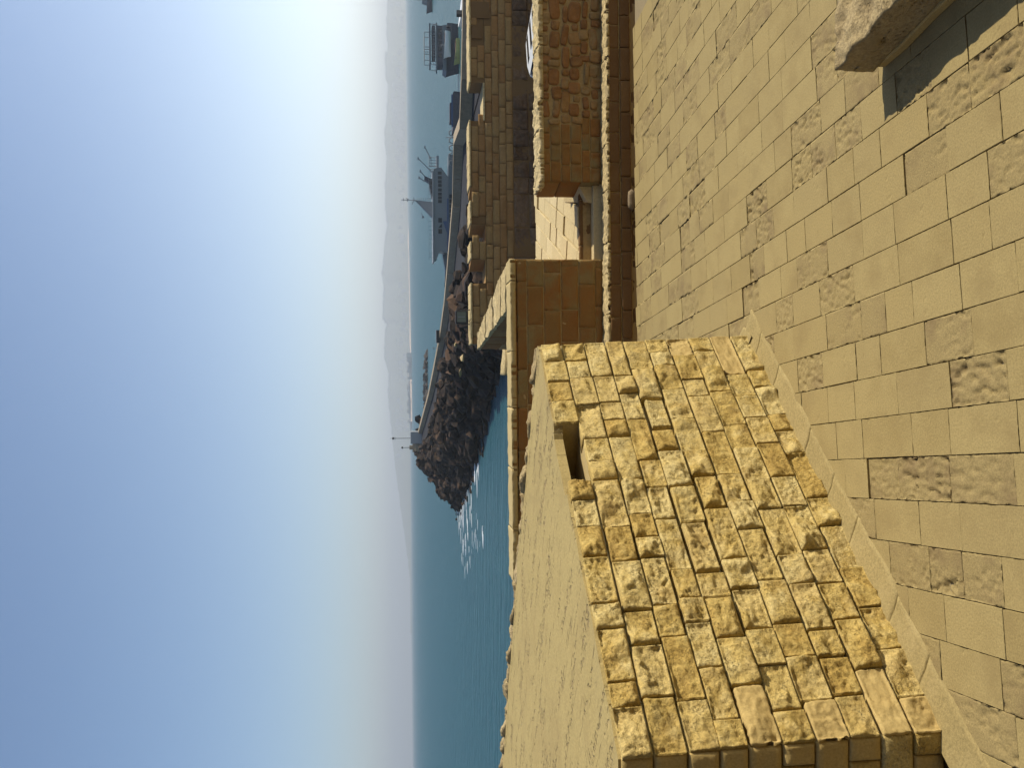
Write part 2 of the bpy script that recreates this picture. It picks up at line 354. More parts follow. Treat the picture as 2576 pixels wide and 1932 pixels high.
# ------------------------------------------------------------------ terrace paving
random.seed(11)
floor = MB().prism([(-9, -4), (9.5, -4), (9.5, 11.44), (-9, 11.44)], -.6, -.03).build('terrace_floor', M['bed'])
tag(floor, 'terrace floor of pale limestone slabs', kind='structure')
ROW = .262
rowd = Vector((-.1005, .9949, 0)); rowx = Vector((.9949, .1005, 0))
p0 = G(2488.5, 1142.5); s0 = p0.dot(rowx)
WB1, WB0, WBE = Vector((.419, 7.518, 0)), Vector((-1.978, 4.68, 0)), Vector((-2.9, 4.69, 0))
wt = (WB1 - WB0).normalized(); wn = Vector((wt.y, -wt.x, 0))     # the rough wall: its run and its outward face
def tile_rough(L, W, seed, amp):
    """weathered patch: gouges and pits in part of the slab, dying out towards its sound areas"""
    bias = (seed * 7.7) % 1.0 * .7
    def f(x, y):
        d = min(L / 2 - abs(x), W / 2 - abs(y))
        k = min(1, max(0, d / .018))
        g = noise.noise(Vector((x * 4 + seed, y * 6, seed * 2.2)))
        m = min(1, max(0, (g + bias) * 2.2))
        q = fb(x * 15 + y * 6 + seed * 7.3, y * 27, seed, 3)
        h = fb(x * 44 + seed, y * 52, seed, 3)
        return -.0008 - (.25 + .75 * k) * m * amp * (1.5 * max(0, q) + .35 * max(0, h + .3))
    return f
ntile = 0
far_extra = MB()
for k in range(-14, 22):
    sA = s0 + k * ROW; sm_ = sA + ROW / 2
    a = 3.2 + random.uniform(0, .3)
    while a < 11.47 - .1 * sm_:
        L = random.choice([.32, .38, .44, .48, .52, .56]) * random.uniform(.94, 1.06)
        AE = 11.49 - .1 * sm_
        if a + L > AE: L = AE - a
        if L < .08: break
        c = rowx * sm_ + rowd * (a + L / 2)
        a += L
        if c.y > 12.2 or c.y < 3.6: continue
        dw = (c - WB0).dot(wn)
        along = (c - WB0).dot(wt)
        if dw < -.05 and along < 3.75: continue
        if c.x < .43 - .5 and c.y > 7.6: continue
        vis = abs(c.x) < .435 * (c.y + .35) + .45
        if not vis:
            if 0 < c.x < .435 * (c.y + .35) + 3.4:           # paving beyond the frame, one joined sheet of slabs
                h_, w_ = L / 2 - .002, ROW / 2 - .002
                far_extra.prism([((c + rowd * p_ + rowx * q_).x, (c + rowd * p_ + rowx * q_).y) for p_, q_ in ((-h_, -w_), (-h_, w_), (h_, w_), (h_, -w_))], -.05, random.uniform(-.002, .001))
            continue
        r = random.random()
        gap = random.choice([.002, .003, .004, .0055])
        seed = random.random() * 50
        near = c.y < 7.5
        z = random.uniform(-.0025, .0015)
        if r < .40:
            amp = random.choice([.010, .016, .022]); 
            if random.random() < .10: z -= random.uniform(.006, .013)
            me = slab(L - gap, ROW - gap, .05, 38 if near else 20, 20 if near else 11, tile_rough(L, ROW, seed, amp), .002, seed, jit=.006)
            m = M['pave_rough']
        else:
            me = slab(L - gap, ROW - gap, .05, 22, 12, (lambda x, y, s=seed: .0016 * noise.noise(Vector((x * 5 + s, y * 5, s))) - .010 * max(0, noise.noise(Vector((x * 23 + s * 3, y * 31, s))) - .52)), random.choice([.0015, .002, .003]), seed, jit=.004)
            m = M['pave']
        o = link('paving_stone', me, m, floor, smooth=(m is M['pave_rough']))
        tw = random.uniform(-.0035, .0035)
        place(o, frame(c + UP * z, rowx * 0 + rowd, -rowx, UP) @ Matrix.Rotation(tw, 4, 'Z'))
        ntile += 1
o = far_extra.build('paving_slabs', M['pave'], floor); o['kind'] = 'stuff'

# the rampart the view is taken from: its walk behind and below the camera, and an unseen wall added to block sky light
rp = MB().prism([(-14, -3), (14, -3), (14, .7), (-14, .7)], 0, 1.4).build('rampart_walk', M['pave']); tag(rp, 'walk of the upper rampart the view is taken from', kind='structure')
tw_ = MB().box(-16, 16, -5, -3, -.6, 11).build('sky_blocking_wall', M['far_stone']); tag(tw_, 'unseen stone wall added behind the rampart walk to block sky light', kind='structure')

# ------------------------------------------------------------------ the rough stone wall on the left
WH = 1.87; BAT = .10; LW = (WB1 - WB0).length
def wpt(s, z, out=0.0):                     # a point on the battered front face
    return WB0 + wt * s + wn * (out - BAT * z / WH) + UP * z
wall = thing('rough_stone_wall', 'thick parapet wall of yellow rock-faced stones with flat mortared top', 'wall', (WB0.x, WB0.y, 0))
OUT = [Vector((.30, 7.74, 0)), Vector((-.55, 8.36, 0)), Vector((-1.58, 9.13, 0)), Vector((-3.2, 10.15, 0)), Vector((-4.84, 11.13, 0)), Vector((-6.6, 12.1, 0))]
def plan(inset, z, notch=False):
    q = -BAT * z / WH - inset
    a = WB0 + wn * q + wt * .02; b = WB1 + wn * q - wt * (inset * .6)
    e = WBE + Vector((-.1, .10 + inset, 0))
    pts = [b]
    OO = [o + Vector((.03, -.06, 0)) for o in OUT]
    pts += OO + [Vector((-7.2, 6.5, 0)), e, a]
    if notch:
        n0, n1, dp = notch
        pts += [WB0 + wn * q + wt * n0, WB0 + wn * (q - dp * .9) + wt * (n0 + .05), WB0 + wn * (q - dp) + wt * (n1 - .10), WB0 + wn * q + wt * n1]
    return [(p.x - WB0.x, p.y - WB0.y) for p in pts]
NOTCH = (2.06, 2.72, .46)
NOTCHC = (1.99, 2.74, .08)
MB().loft(plan(.085, 0), -.02, plan(.085, 1.665), 1.665).build('core', M['mortar'], wall)
MB().prism(plan(.05, 1.7, NOTCH), 1.666, 1.80).build('core', M['mortar'], wall)
# mortar cap, as a finely divided sheet with a ragged edge and a closed rim
def cap_mesh():
    me = MB().prism(plan(.035, 1.85, NOTCHC), 1.801, 1.872).build('mortar_cap', M['cap'], wall)
    bm = bmesh.new(); bm.from_mesh(me.data)
    for _ in range(3):
        ed = [e for e in bm.edges if e.calc_length() > .14 and (sum((v.co.z for v in e.verts)) / 2 > 1.80)]
        bmesh.ops.subdivide_edges(bm, edges=ed, cuts=2 if _ else 5, use_grid_fill=False)
    bmesh.ops.triangulate(bm, faces=bm.faces[:])
    for v in bm.verts:
        p = v.co
        r = noise.noise(Vector((p.x * 9, p.y * 9, 3.3)))
        v.co.x += .010 * r; v.co.y += .012 * noise.noise(Vector((p.x * 8, p.y * 8, 9)))
        if p.z > 1.85: v.co.z += .006 * noise.noise(Vector((p.x * 3, p.y * 3, 1)))
    bm.to_mesh(me.data); bm.free()
cap_mesh()

def rock_disp(L, H, seed, depth, rough):
    """pitched stone face: a few broken planes, then weathering"""
    rg = random.Random(seed * 1000)
    pl = []
    for _ in range(6):
        px, py = rg.uniform(-.5, .5) * L, rg.uniform(-.5, .5) * H
        gx, gy = rg.gauss(0, .28), rg.gauss(0, .30)
        pl.append((depth * rg.uniform(.75, 1.35), px, py, gx, gy))
    tx, ty = rg.uniform(-.12, .12), rg.uniform(-.12, .12)
    def f(x, y):
        d = min(L / 2 - abs(x), H / 2 - abs(y))
        k = min(1, max(0, (d + .004 * noise.noise(Vector((x * 30, y * 30, seed)))) / .024)); k = k * (2 - k)
        q = fb(x * 9 + seed, y * 10 + seed * 2, seed, 3)
        wx, wy = x + .012 * q, y + .012 * noise.noise(Vector((x * 14, y * 14, seed + 7)))
        body = min(c + gx * (wx - px) + gy * (wy - py) for c, px, py, gx, gy in pl)
        body = max(body, -.012)
        h = fb(x * 30 + seed, y * 34, seed * 1.7, 4)
        c = max(0, noise.noise(Vector((x * 24 + seed * 5, y * 24, seed * 3))) - .25)
        return k * (body + tx * x + ty * y + rough * (.009 * q + .011 * h - .022 * c)) + (1 - k) * .002 * h
    return f
random.seed(5)
hs = [random.uniform(.168, .206) for _ in range(10)]
f_ = 1.862 / sum(hs); hs = [h * f_ for h in hs]
z = 0.0
for ci, h in enumerate(hs):
    s = 0.0
    top = ci == 9
    if top:
        cuts = [0, .30, .47, .83, 1.02, 1.40, 1.66, 1.90, 2.08, 2.72, 2.97, 3.21, 3.47, LW]
    else:
        cuts = [0.0]
        while True:
            L = random.choice([.20, .24, .27, .30, .33, .38, .44]) * random.uniform(.92, 1.08)
            if cuts[-1] + L > LW - .14: break
            cuts.append(cuts[-1] + L)
        cuts.append(LW)
    for i in range(len(cuts) - 1):
        a, b = cuts[i], cuts[i + 1]
        if top and abs(a - 2.08) < .01: continue            # two stones have fallen out here
        g = random.choice([.006, .010, .014, .020, .026])
        L, H = b - a - g, h - random.choice([.006, .010, .015, .022])
        if 1.0 < a < 2.6 and ci in (4, 5, 6) and random.random() < .22: L -= .035; H -= .03
        seed = random.uniform(0, 90)
        first, last = i == 0, i == len(cuts) - 2
        smooth = (first and random.random() < .42) or (last and ci in (1, 3)) or random.random() < .012
        wob = random.uniform(-.004, .004)
        if smooth:
            me = slab(L, H, .16, 24, 15, rock_disp(L, H, seed, .010, .75), .010 if first else .006, seed, rnd=.10, jit=.010); mt = M['rock_smooth']
        else:
            near = a < 2.0
            me = slab(L, H, .16, max(10, int(L / (.0105 if near else .014))), 17 if near else 12,
                      rock_disp(L, H, seed, random.uniform(.016, .040), random.uniform(.8, 1.3)), .007, seed); mt = M['rock']
        o = link('wall_stone', me, mt, wall, smooth=True)
        c = wpt((a + b) / 2, z + h / 2 + wob, random.uniform(-.008, .008))
        yb = (UP - wn * (BAT / WH)).normalized(); nb = wt.cross(yb).normalized()
        tl = random.uniform(-.012, .012)
        place(o, frame(c, wt, yb, nb) @ Matrix.Rotation(tl, 4, 'Z'))
        if top and False: pass
    # the short return at the left end, in the shade
    et = (WB0 - WBE).normalized(); en = Vector((et.y, -et.x, 0))
    s = 0.0; first = True
    while s < .9:
        L = random.uniform(.22, .36) if not first or ci % 2 else random.uniform(.12, .18)
        first = False
        seed = random.uniform(0, 90)
        me = slab(L - .008, h - .010, .12, 7, 5, lambda x, y, s_=seed: .008 * fb(x * 7 + s_, y * 7, s_, 3), .012, seed)
        o = link('quoin_stone', me, M['rock_smooth'] if random.random() < .7 else M['rock'], wall, smooth=True)
        zz = z + h / 2
        c = WB0 - et * (s + L / 2 + .012) + UP * zz - wn * (BAT * zz / WH) + en * (-.012 + random.uniform(-.006, .004))
        place(o, frame(c, et, UP, en))
        s += L
    z += h
# stones along the outer edge of the top
for i in range(len(OUT) - 1):
    a, b = OUT[i], OUT[i + 1]; d = (b - a); n_ = max(1, round(d.length / .34)); t = d.normalized(); nn = Vector((t.y, -t.x, 0))
    for k in range(n_):
        L = d.length / n_; seed = random.uniform(0, 90)
        me = slab(L - .012, random.uniform(.10, .17), .24, 12, 7, rock_disp(L, .15, seed, .040, 1.2), .014, seed, rnd=.5)
        o = link('edge_stone', me, M['weathered'], wall, smooth=True)
        c = a + t * (L * (k + .5)) + nn * random.uniform(-.02, .015) + UP * (1.875 + random.uniform(-.008, .016))
        place(o, frame(c, -t, nn, UP))
# mortar fillet along the foot of the wall: separate lengths with slanting ends
random.seed(8)
for (o0, d0, n0, ln) in ((WB0 - wt * .9, wt, wn, LW + .95), (WB1 + wn * .02, Vector((-wn.x, -wn.y, 0)), wt, .35)):
    s = 0.0
    while s < ln - .05:
        L = min(random.uniform(.38, .75), ln - s + .01)
        nx = 22; vs = []; fs = []
        sk0, sk1 = .07, .07
        for i in range(nx + 1):
            t = i / nx
            for j, (ww, hz) in enumerate(((-.10, .035), (.02, .022), (.08, .011), (.14, .005), (.18, .002), (.185, -.02))):
                ss = s + .004 + (L - .008) * t + ww * .35
                wob = .030 * noise.noise(Vector((ss * 4.5, ww * 3, 2))) if j >= 3 else 0
                wob += .035 * noise.noise(Vector((ss * 1.3, 7, 2))) + .008 * noise.noise(Vector((ss * 17, 3, 2))) if j >= 3 else 0
                p = o0 + d0 * ss + n0 * (ww + wob) + UP * (hz + .006 * noise.noise(Vector((ss * 7, ww * 9, 5))) + .003 * noise.noise(Vector((ss * 23, ww * 25, 5))))
                vs.append((p.x - WB0.x, p.y - WB0.y, p.z))
        for i in range(nx):
            for j in range(5):
                q = i * 6 + j; fs.append((q, q + 6, q + 7, q + 1))
        fs.append([0, 1, 2, 3, 4, 5]); fs.append([nx * 6 + j for j in range(5, -1, -1)])
        link('mortar_fillet', mesh(vs, fs), M['fillet'], wall, smooth=True)
        s += L

# ------------------------------------------------------------------ low ledge under the parapet
random.seed(21)
LY0, LY1, LZ = 11.60, 11.95, .335
ledge = thing('stone_ledge', 'low two-course stone ledge running along the far edge of the paving', 'ledge', (0, LY0, 0))
MB().box(-6.5, 8, -.17, LY1 - LY0, -.6, -.16).box(-6.5, 8, .03, LY1 - LY0, -.159, LZ - .05).build('core', M['shade_joint'], ledge)
def course(parent, x0, x1, z0, z1, y, lens, m, depth=.12, gap=.008, amp=.003, rough=False, cuts_skip=None, name='stone', res=(12, 7), edge=.006, prot=.004, smooth=True, rnd=0.0, jit=.010):
    x = x0 - random.uniform(0, lens[0])
    while x < x1:
        L = random.choice(lens) * random.uniform(.88, 1.12)
        a, b = max(x, x0), min(x + L, x1); x += L
        if b - a < .05: continue
        if cuts_skip and cuts_skip((a + b) / 2, (z0 + z1) / 2): continue
        seed = random.uniform(0, 90); gg = random.choice([gap * .5, gap, gap * 1.5])
        me = slab(b - a - gg, z1 - z0 - gg * .8, depth, res[0], res[1], lambda u, v, s=seed: amp * 2 * fb(u * 5 + s, v * 5, s, 3) - amp * 3 * max(0, fb(u * 15 + s, v * 15, s, 3) - .25), edge, seed, rnd=rnd, jit=jit)
        o = link(name, me, m, parent, smooth=smooth)
        place(o, frame((( a + b) / 2, y + random.uniform(-prot, prot), (z0 + z1) / 2), (1, 0, 0), UP, (0, -1, 0)) @ Matrix.Rotation(random.uniform(-.004, .004), 4, 'Z'))
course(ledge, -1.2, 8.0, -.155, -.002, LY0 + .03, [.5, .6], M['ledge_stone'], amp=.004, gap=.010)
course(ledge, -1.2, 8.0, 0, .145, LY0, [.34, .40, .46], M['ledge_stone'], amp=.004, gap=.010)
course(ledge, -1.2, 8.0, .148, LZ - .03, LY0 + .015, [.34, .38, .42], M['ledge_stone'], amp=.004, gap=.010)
x = -1.2                                        # worn top slabs, in the sun
while x < 8.0:
    L = random.uniform(.4, .8); seed = random.uniform(0, 90)
    me = slab(L - .006, LY1 - LY0 - .01, .05, 40, 14, lambda u, v, s=seed: .022 * fb(u * 9 + s, v * 12, s, 5) - .012, .008, seed, jit=.030)
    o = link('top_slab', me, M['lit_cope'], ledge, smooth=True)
    place(o, frame((x + L / 2, (LY0 + LY1) / 2 + random.uniform(-.012, .012), LZ + random.uniform(-.006, .006)), (1, 0, 0), (0, 1, 0), UP)); x += L

# ------------------------------------------------------------------ parapet: left merlon, right merlon, sill between them
MY = 11.98
mer = thing('parapet_merlon', 'tall orange ashlar parapet block left of the embrasure', 'parapet', (0, MY, .3))
MB().box(-3.6, 1.68, .009, .47, 0, 1.19).build('core', M['shade_joint'], mer)
zz = .325
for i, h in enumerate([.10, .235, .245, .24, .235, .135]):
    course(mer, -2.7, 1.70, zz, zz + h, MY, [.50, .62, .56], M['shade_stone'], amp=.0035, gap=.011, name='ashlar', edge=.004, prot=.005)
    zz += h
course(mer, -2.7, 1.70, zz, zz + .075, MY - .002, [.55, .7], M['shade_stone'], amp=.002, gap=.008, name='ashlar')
# right-hand end of the block, looking into the embrasure
zz = .325
for h in (.335, .485, .45):
    seed = random.random() * 40
    me = slab(.48, h - .008, .10, 4, 4, lambda u, v, s=seed: .005 * fb(u * 5 + s, v * 5, s, 3), .006, seed)
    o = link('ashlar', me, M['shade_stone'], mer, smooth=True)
    place(o, frame((1.702, MY + .25, zz + h / 2), (0, 1, 0), UP, (1, 0, 0))); zz += h
x = -2.7
while x < 1.70:
    L = min(random.uniform(.6, 1.0), 1.712 - x); seed = random.uniform(0, 90)
    me = slab(L - .003, .50, .07, 30, 12, lambda u, v, s=seed: .010 * fb(u * 6 + s, v * 9, s, 5), .008, seed, jit=.020)
    o = link('coping', me, M['mortar'], mer, smooth=True)
    place(o, frame((x + L / 2, MY + .235, 1.605), (1, 0, 0), (0, 1, 0), UP)); x += L

# wing wall running away behind the merlon
wing = thing('wing_wall', 'narrow wall with weathered sunlit coping running seaward behind the tall parapet block', 'wall', (1.38, 12.75, 0))
def wing_poly(t0, t1, e=0.0):
    A0, A1, B0, B1 = Vector((1.08, 12.72)), Vector((.72, 18.05)), Vector((1.70, 12.72)), Vector((1.0, 18.0))
    f = lambda A, B, t: A + (B - A) * t
    l0, l1, r0, r1 = f(A0, A1, t0), f(A0, A1, t1), f(B0, B1, t0), f(B0, B1, t1)
    return [(p[0] - 1.38, p[1] - 12.75) for p in (l0 + Vector((-e, 0)), r0 + Vector((e, 0)), r1 + Vector((e, 0)), l1 + Vector((-e, 0)))]
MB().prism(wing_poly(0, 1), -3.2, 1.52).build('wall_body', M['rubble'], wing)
for i in range(8):
    t0, t1 = i / 8 + .003, (i + 1) / 8 - .003
    o = MB().prism(wing_poly(t0, t1, .02), 1.521, 1.585 + random.uniform(-.012, .012)).build('coping', M['lit_cope'], wing)
    bm = bmesh.new(); bm.from_mesh(o.data)
    bmesh.ops.subdivide_edges(bm, edges=bm.edges[:], cuts=6, use_grid_fill=True)
    for v in bm.verts:
        d = noise.noise_vector(v.co * 6) * .02 + noise.noise_vector(v.co * 17) * .012
        v.co += d
    bm.to_mesh(o.data); bm.free()
for i in range(5):                               # large blocks of its shaded side
    for j in range(4):
        a = Vector((1.08, 12.72, 0)); b = Vector((.72, 18.05, 0)); t = (b - a).normalized(); Lw = (b - a).length
        L = Lw / 5; c = a + t * (L * (i + .5 + (.25 if j % 2 else 0) * (i < 4))) + UP * (1.52 - .36 * (j + .5))
        nrm = Vector((-t.y, t.x, 0)); seed = random.random() * 60
        me = slab(L - .02, .34, .10, 6, 4, lambda u, v, s=seed: .015 * fb(u * 3 + s, v * 4, s, 3), .015, seed)
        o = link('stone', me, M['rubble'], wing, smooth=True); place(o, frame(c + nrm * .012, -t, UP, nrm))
blk = thing('broken_wall_block', 'small broken stone block below the tip of the wing wall', 'stone', (.62, 18.4, 0))
seed = 4.2
me = slab(.85, .42, .5, 14, 8, rock_disp(.85, .42, seed, .03, 1.2), .02, seed)
o = link('block', me, M['lit_cope'], blk, smooth=True); place(o, frame((.60, 18.30, 1.03), (1, 0, 0), (0, 1, 0), UP))
MB().box(-.38, .42, -.30, .2, -3, .54).build('support', M['rubble'], blk)

rm = thing('rubble_merlon', 'long parapet of mortared rubble stones right of the embrasure', 'parapet', (0, MY, .3))
RX0, RX1, RT = 2.75, 7.6, 1.18
MB().box(RX0 + .03, RX1 + .5, .015, .50, 0, RT - .34).build('mortar_core', M['rubble_mortar'], rm)
random.seed(31)
rows = [.15, .12, .16, .13, .15, .12]
zz = .33; fz = (RT - .03 - .33) / sum(rows)
for i, h in enumerate(rows):
    h *= fz; x = RX0 + .01
    while x < RX1:
        big = x > RX0 + .72
        L = (random.choice([.11, .15, .19, .25, .31]) if big else random.uniform(.20, .30))
        hh = h * (random.uniform(.62, 1.22) if big else .96)
        seed = random.uniform(0, 90)
        gp = random.uniform(.012, .035) if big else .010
        pr = random.uniform(-.004, .014) if big else -.002
        me = slab(L - gp, hh - (.012 if big else .008), .07, 7, 6, lambda u, v, s=seed: .013 * fb(u * 10 + s, v * 10, s, 3), .010 if big else .006, seed, rnd=random.uniform(.35, .7) if big else .1)
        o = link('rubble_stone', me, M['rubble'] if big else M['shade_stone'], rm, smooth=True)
        place(o, frame((x + L / 2, MY - pr, zz + h / 2 + random.uniform(-.022, .022) * big), (1, 0, 0), UP, (0, -1, 0)) @ Matrix.Rotation(random.uniform(-.16, .16) * big, 4, 'Z'))
        x += L
    zz += h
# its end, facing the embrasure, splayed a little
zz = .33
for h in (.28, .29, .26):
    seed = random.random() * 40
    me = slab(.50, h - .008, .10, 5, 4, lambda u, v, s=seed: .006 * fb(u * 5 + s, v * 5, s, 3), .006, seed)
    o = link('end_stone', me, M['shade_stone'], rm, smooth=True)
    d = Vector((-.10, .50, 0)).normalized()
    place(o, frame(Vector((RX0 - .045, MY + .26, zz + h / 2)), -d, UP, Vector((-d.y, d.x, 0)))); zz += h
x = RX0 - .06
while x < RX1:
    L = random.uniform(.35, .8); seed = random.uniform(0, 90)
    me = slab(L - .004, .56, .06, 36, 18, lambda u, v, s=seed: .026 * fb(u * 8 + s, v * 10, s, 5), .010, seed, jit=.035)
    o = link('coping', me, M['lit_cope'], rm, smooth=True)
    place(o, frame((x + L / 2, MY + .26 + random.uniform(-.01, .01), RT + random.uniform(-.005, .008)), (1, 0, 0), (0, 1, 0), UP)); x += L

sill = thing('embrasure_sill', 'sunlit sloping stone floor of the embrasure with two shaded steps', 'sill', (2.16, 12.22, 0))
SZ = .60
MB().box(-.62, 3.8, .0, 4.28, -3.4, SZ - .06).build('core', M['rubble_mortar'], sill)
random.seed(41)
sd_ = Vector((.33, .944, 0)).normalized(); sx_ = Vector((sd_.y, -sd_.x, 0))
# paving of the sill: rows running obliquely, each slab clipped to the sill
def clip(poly, x0, x1, y0, y1):
    def cut(ps, f, inter):
        out = []
        for i in range(len(ps)):
            a, b = ps[i], ps[(i + 1) % len(ps)]
            fa, fb_ = f(a), f(b)
            if fa >= 0: out.append(a)
            if (fa >= 0) != (fb_ >= 0):
                t = fa / (fa - fb_); out.append((a[0] + (b[0] - a[0]) * t, a[1] + (b[1] - a[1]) * t))
        return out
    for f in (lambda p: p[0] - x0, lambda p: x1 - p[0], lambda p: p[1] - y0, lambda p: y1 - p[1]):
        poly = cut(poly, f, None)
        if len(poly) < 3: return []
    return poly
for k in range(-16, 16):
    a = -3 + random.uniform(0, .4)
    while a < 6:
        L = random.uniform(.42, .8); g = .010
        q = [sx_ * (k * .30 + g) + sd_ * (a + g), sx_ * ((k + 1) * .30 - g) + sd_ * (a + g), sx_ * ((k + 1) * .30 - g) + sd_ * (a + L - g), sx_ * (k * .30 + g) + sd_ * (a + L - g)]
        a += L
        c = clip([(p.x, p.y) for p in q], -.60, 2.6, .03, 4.26)
        if len(c) < 3: continue
        ar = abs(sum(c[i][0] * c[(i + 1) % len(c)][1] - c[(i + 1) % len(c)][0] * c[i][1] for i in range(len(c)))) / 2
        if ar < .004: continue
        z = SZ + random.choice([-.02, -.008, 0, .004, .012])
        MB().prism(c, SZ - .09, z).build('sill_stone', M['sill'], sill, bevel=.004)
for (z0, z1, y, nm) in ((.30, .43, 12.08, 'step'), (.43, SZ, 12.225, 'step')):
    course(sill, 1.70, 2.74, z0, z1 - .004, y, [.5, .62], M['ledge_stone'], depth=.10, name='riser', amp=.003)
MB().box(-.45, .58, -.17, -.02, .25, .428).build('step', M['sill'], sill, bevel=.006)
# sloping kerb beside the rubble merlon
MB().add([(.30, -.10, .30), (.62, -.10, .30), (.62, .55, .30), (.44, .55, .30), (.36, -.10, .50), (.60, -.10, .62), (.60, .55, .72), (.48, .55, .70)],
         [(3, 2, 1, 0), (4, 5, 6, 7), (0, 1, 5, 4), (1, 2, 6, 5), (2, 3, 7, 6), (3, 0, 4, 7)]).build('kerb', M['sill'], sill, bevel=.008)

# ------------------------------------------------------------------ loose stones on the terrace
def loose(name, label, c, size, m, seed, rz=0):
    bm = bmesh.new(); bmesh.ops.create_icosphere(bm, subdivisions=3, radius=.5)
    for v in bm.verts:
        p = v.co.copy(); k = max(abs(p.x), abs(p.y), abs(p.z)) * 2
        p = p * (1 + .35 * (1 / k - .8))
        p += p.normalized() * (.05 * noise.noise(p * 3 + Vector((seed, 0, 0))) + .025 * noise.noise(p * 9 + Vector((seed, 0, 0))))
        v.co = Vector((p.x * size[0], p.y * size[1], p.z * size[2]))
    zmin = min(v.co.z for v in bm.verts)
    for v in bm.verts: v.co.z = max(v.co.z - zmin - .01 * size[2], 0)
    me = bpy.data.meshes.new('m'); bm.to_mesh(me); bm.free()
    o = link(name, me, m, None, True); o.location = c; o.rotation_euler = (0, 0, rz)
    return tag(o, label, 'stone')
q = G(1590, 505, 0)
loose('loose_stone', 'small pale rounded stone lying on the paving against the ledge', (q.x, 11.50, -.03), (.25, .10, .10), M['palestone'], 2.0)

# the low broken block at the right edge of the paving
block = thing('broken_stone_block', 'low rough-topped broken stone block casting a jagged shadow on the paving', 'stone', (2.5, 5.0, 0))
def block_mesh():
    outl = [(1.955, 5.31), (1.985, 5.12), (2.03, 4.9), (2.08, 4.66), (2.12, 4.4), (2.2, 3.8), (3.1, 3.8), (3.1, 5.27), (2.7, 5.25), (2.36, 5.27)]
    me = MB().prism([(x - 2.5, y - 5.0) for x, y in outl], .055, .325)
    o = me.build('block', M['weathered'], block)
    bm = bmesh.new(); bm.from_mesh(o.data)
    bmesh.ops.triangulate(bm, faces=bm.faces[:])
    for _ in range(5):
        ed = [e for e in bm.edges if e.calc_length() > .035]
        bmesh.ops.subdivide_edges(bm, edges=ed, cuts=1)
        bmesh.ops.triangulate(bm, faces=bm.faces[:])
    for v in bm.verts:
        p = v.co.copy()
        if p.z > .2:
            v.co.z += .026 * fb(p.x * 6, p.y * 6, 1, 4) + .012 * noise.noise(p * 18) - .015
        d = noise.noise_vector(p * 7) * .011 + noise.noise_vector(p * 19) * .006
        v.co.x += d.x; v.co.y += d.y
        if p.z < .12: v.co.z += .012 * d.z
    bm.to_mesh(o.data); bm.free()
    o.data.polygons.foreach_set('use_smooth', [True] * len(o.data.polygons))
    outl2 = [(1.965, 5.26), (1.99, 5.0), (2.05, 4.7), (2.09, 4.4), (2.17, 3.85), (3.05, 3.85), (3.05, 5.2), (2.4, 5.22)]
    MB().prism([(x - 2.5, y - 5.0) for x, y in outl2], 0.0, .062).build('base_slab', M['rock_smooth'], block, bevel=.008)
block_mesh()

# ------------------------------------------------------------------ ditch ground, far wall, car, floodlight
dg = MB().prism([(-2, 12.5), (40, 12.5), (40, 33.4), (-1, 33.4)], -3.6, -2.55).build('ditch_ground', M['ditch'])
tag(dg, 'shaded ground of the ditch between the parapet and the far wall', kind='structure')
FY = 33.0
fw = thing('harbour_wall', 'long shaded ashlar wall with embrasures facing the terrace', 'wall', (8, FY, -2.55))
def fx(py): return D(1200, py, FY).x
LT = .05
notches = [(fx(503), fx(468)), (fx(606), fx(563)), (fx(711), fx(652))]
open_ = (fx(301), fx(206)); XL, XR = fx(866), 20.0
wins = [(fx(95), fx(60), .12, .50), (fx(43), fx(2), -.18, .52)]
def in_gap(x, z):
    if z > LT and any(a - .02 < x < b + .02 for a, b in notches + [open_]): return True
    if any(a < x < b and z0 < z < z1 for a, b, z0, z1 in wins): return True
    return False
W0 = 8; Zb = -2.55
def fbox(name, x0, x1, z0, z1, m, y0=.082, y1=1.3):
    return MB().box(x0 - W0, x1 - W0, y0, y1, z0 - Zb, z1 - Zb).build(name, m, fw)
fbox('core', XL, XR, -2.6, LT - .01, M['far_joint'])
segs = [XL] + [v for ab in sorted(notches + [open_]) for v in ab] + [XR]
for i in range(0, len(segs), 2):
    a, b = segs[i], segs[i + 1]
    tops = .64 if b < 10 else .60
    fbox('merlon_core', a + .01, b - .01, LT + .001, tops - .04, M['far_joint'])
    x = a
    while x < b - .02:
        L = min(random.uniform(.5, 1.1), b - x)
        if b - x - L < .2: L = b - x
        seed = random.random() * 90
        me = slab(L - .01, 1.32, .07, 22, 14, lambda u, v, s=seed: .018 * fb(u * 4 + s, v * 4, s, 4), .015, seed, jit=.025)
        o = link('coping', me, M['lit_cope'], fw, smooth=True)
        place(o, frame((x + L / 2, FY + .66, tops + random.uniform(-.006, .008)), (1, 0, 0), (0, 1, 0), UP)); x += L
    # splayed cheeks of the embrasures
for a, b in notches:
    MB().add([(b - W0, .06, LT - Zb), (b - W0 - .02, 1.28, LT - Zb), (b - W0 - .30, 1.28, LT - Zb), (b - W0, .06, .60 - Zb), (b - W0 - .02, 1.28, .60 - Zb), (b - W0 - .30, 1.28, .60 - Zb)],
             [(0, 1, 2), (3, 5, 4), (0, 2, 5, 3), (1, 4, 5, 2), (0, 3, 4, 1)]).build('embrasure_cheek', M['far_stone'], fw)
    fbox('embrasure_floor', a + .01, b - .01, LT - .008, LT + .02, M['far_stone'], .06, 1.28)
fbox('opening_floor', open_[0] + .01, open_[1] - .01, LT - .008, LT + .05, M['lit_cope'], .0, 1.28)
for a, b, z0, z1 in wins:
    fbox('dark_window_plate', a, b, z0, z1, M['far_joint'], .03, .06)  # flat plate; its dark tone stands in for recess shade
random.seed(51)
cz = [-1.02 + i * .262 for i in range(7)]
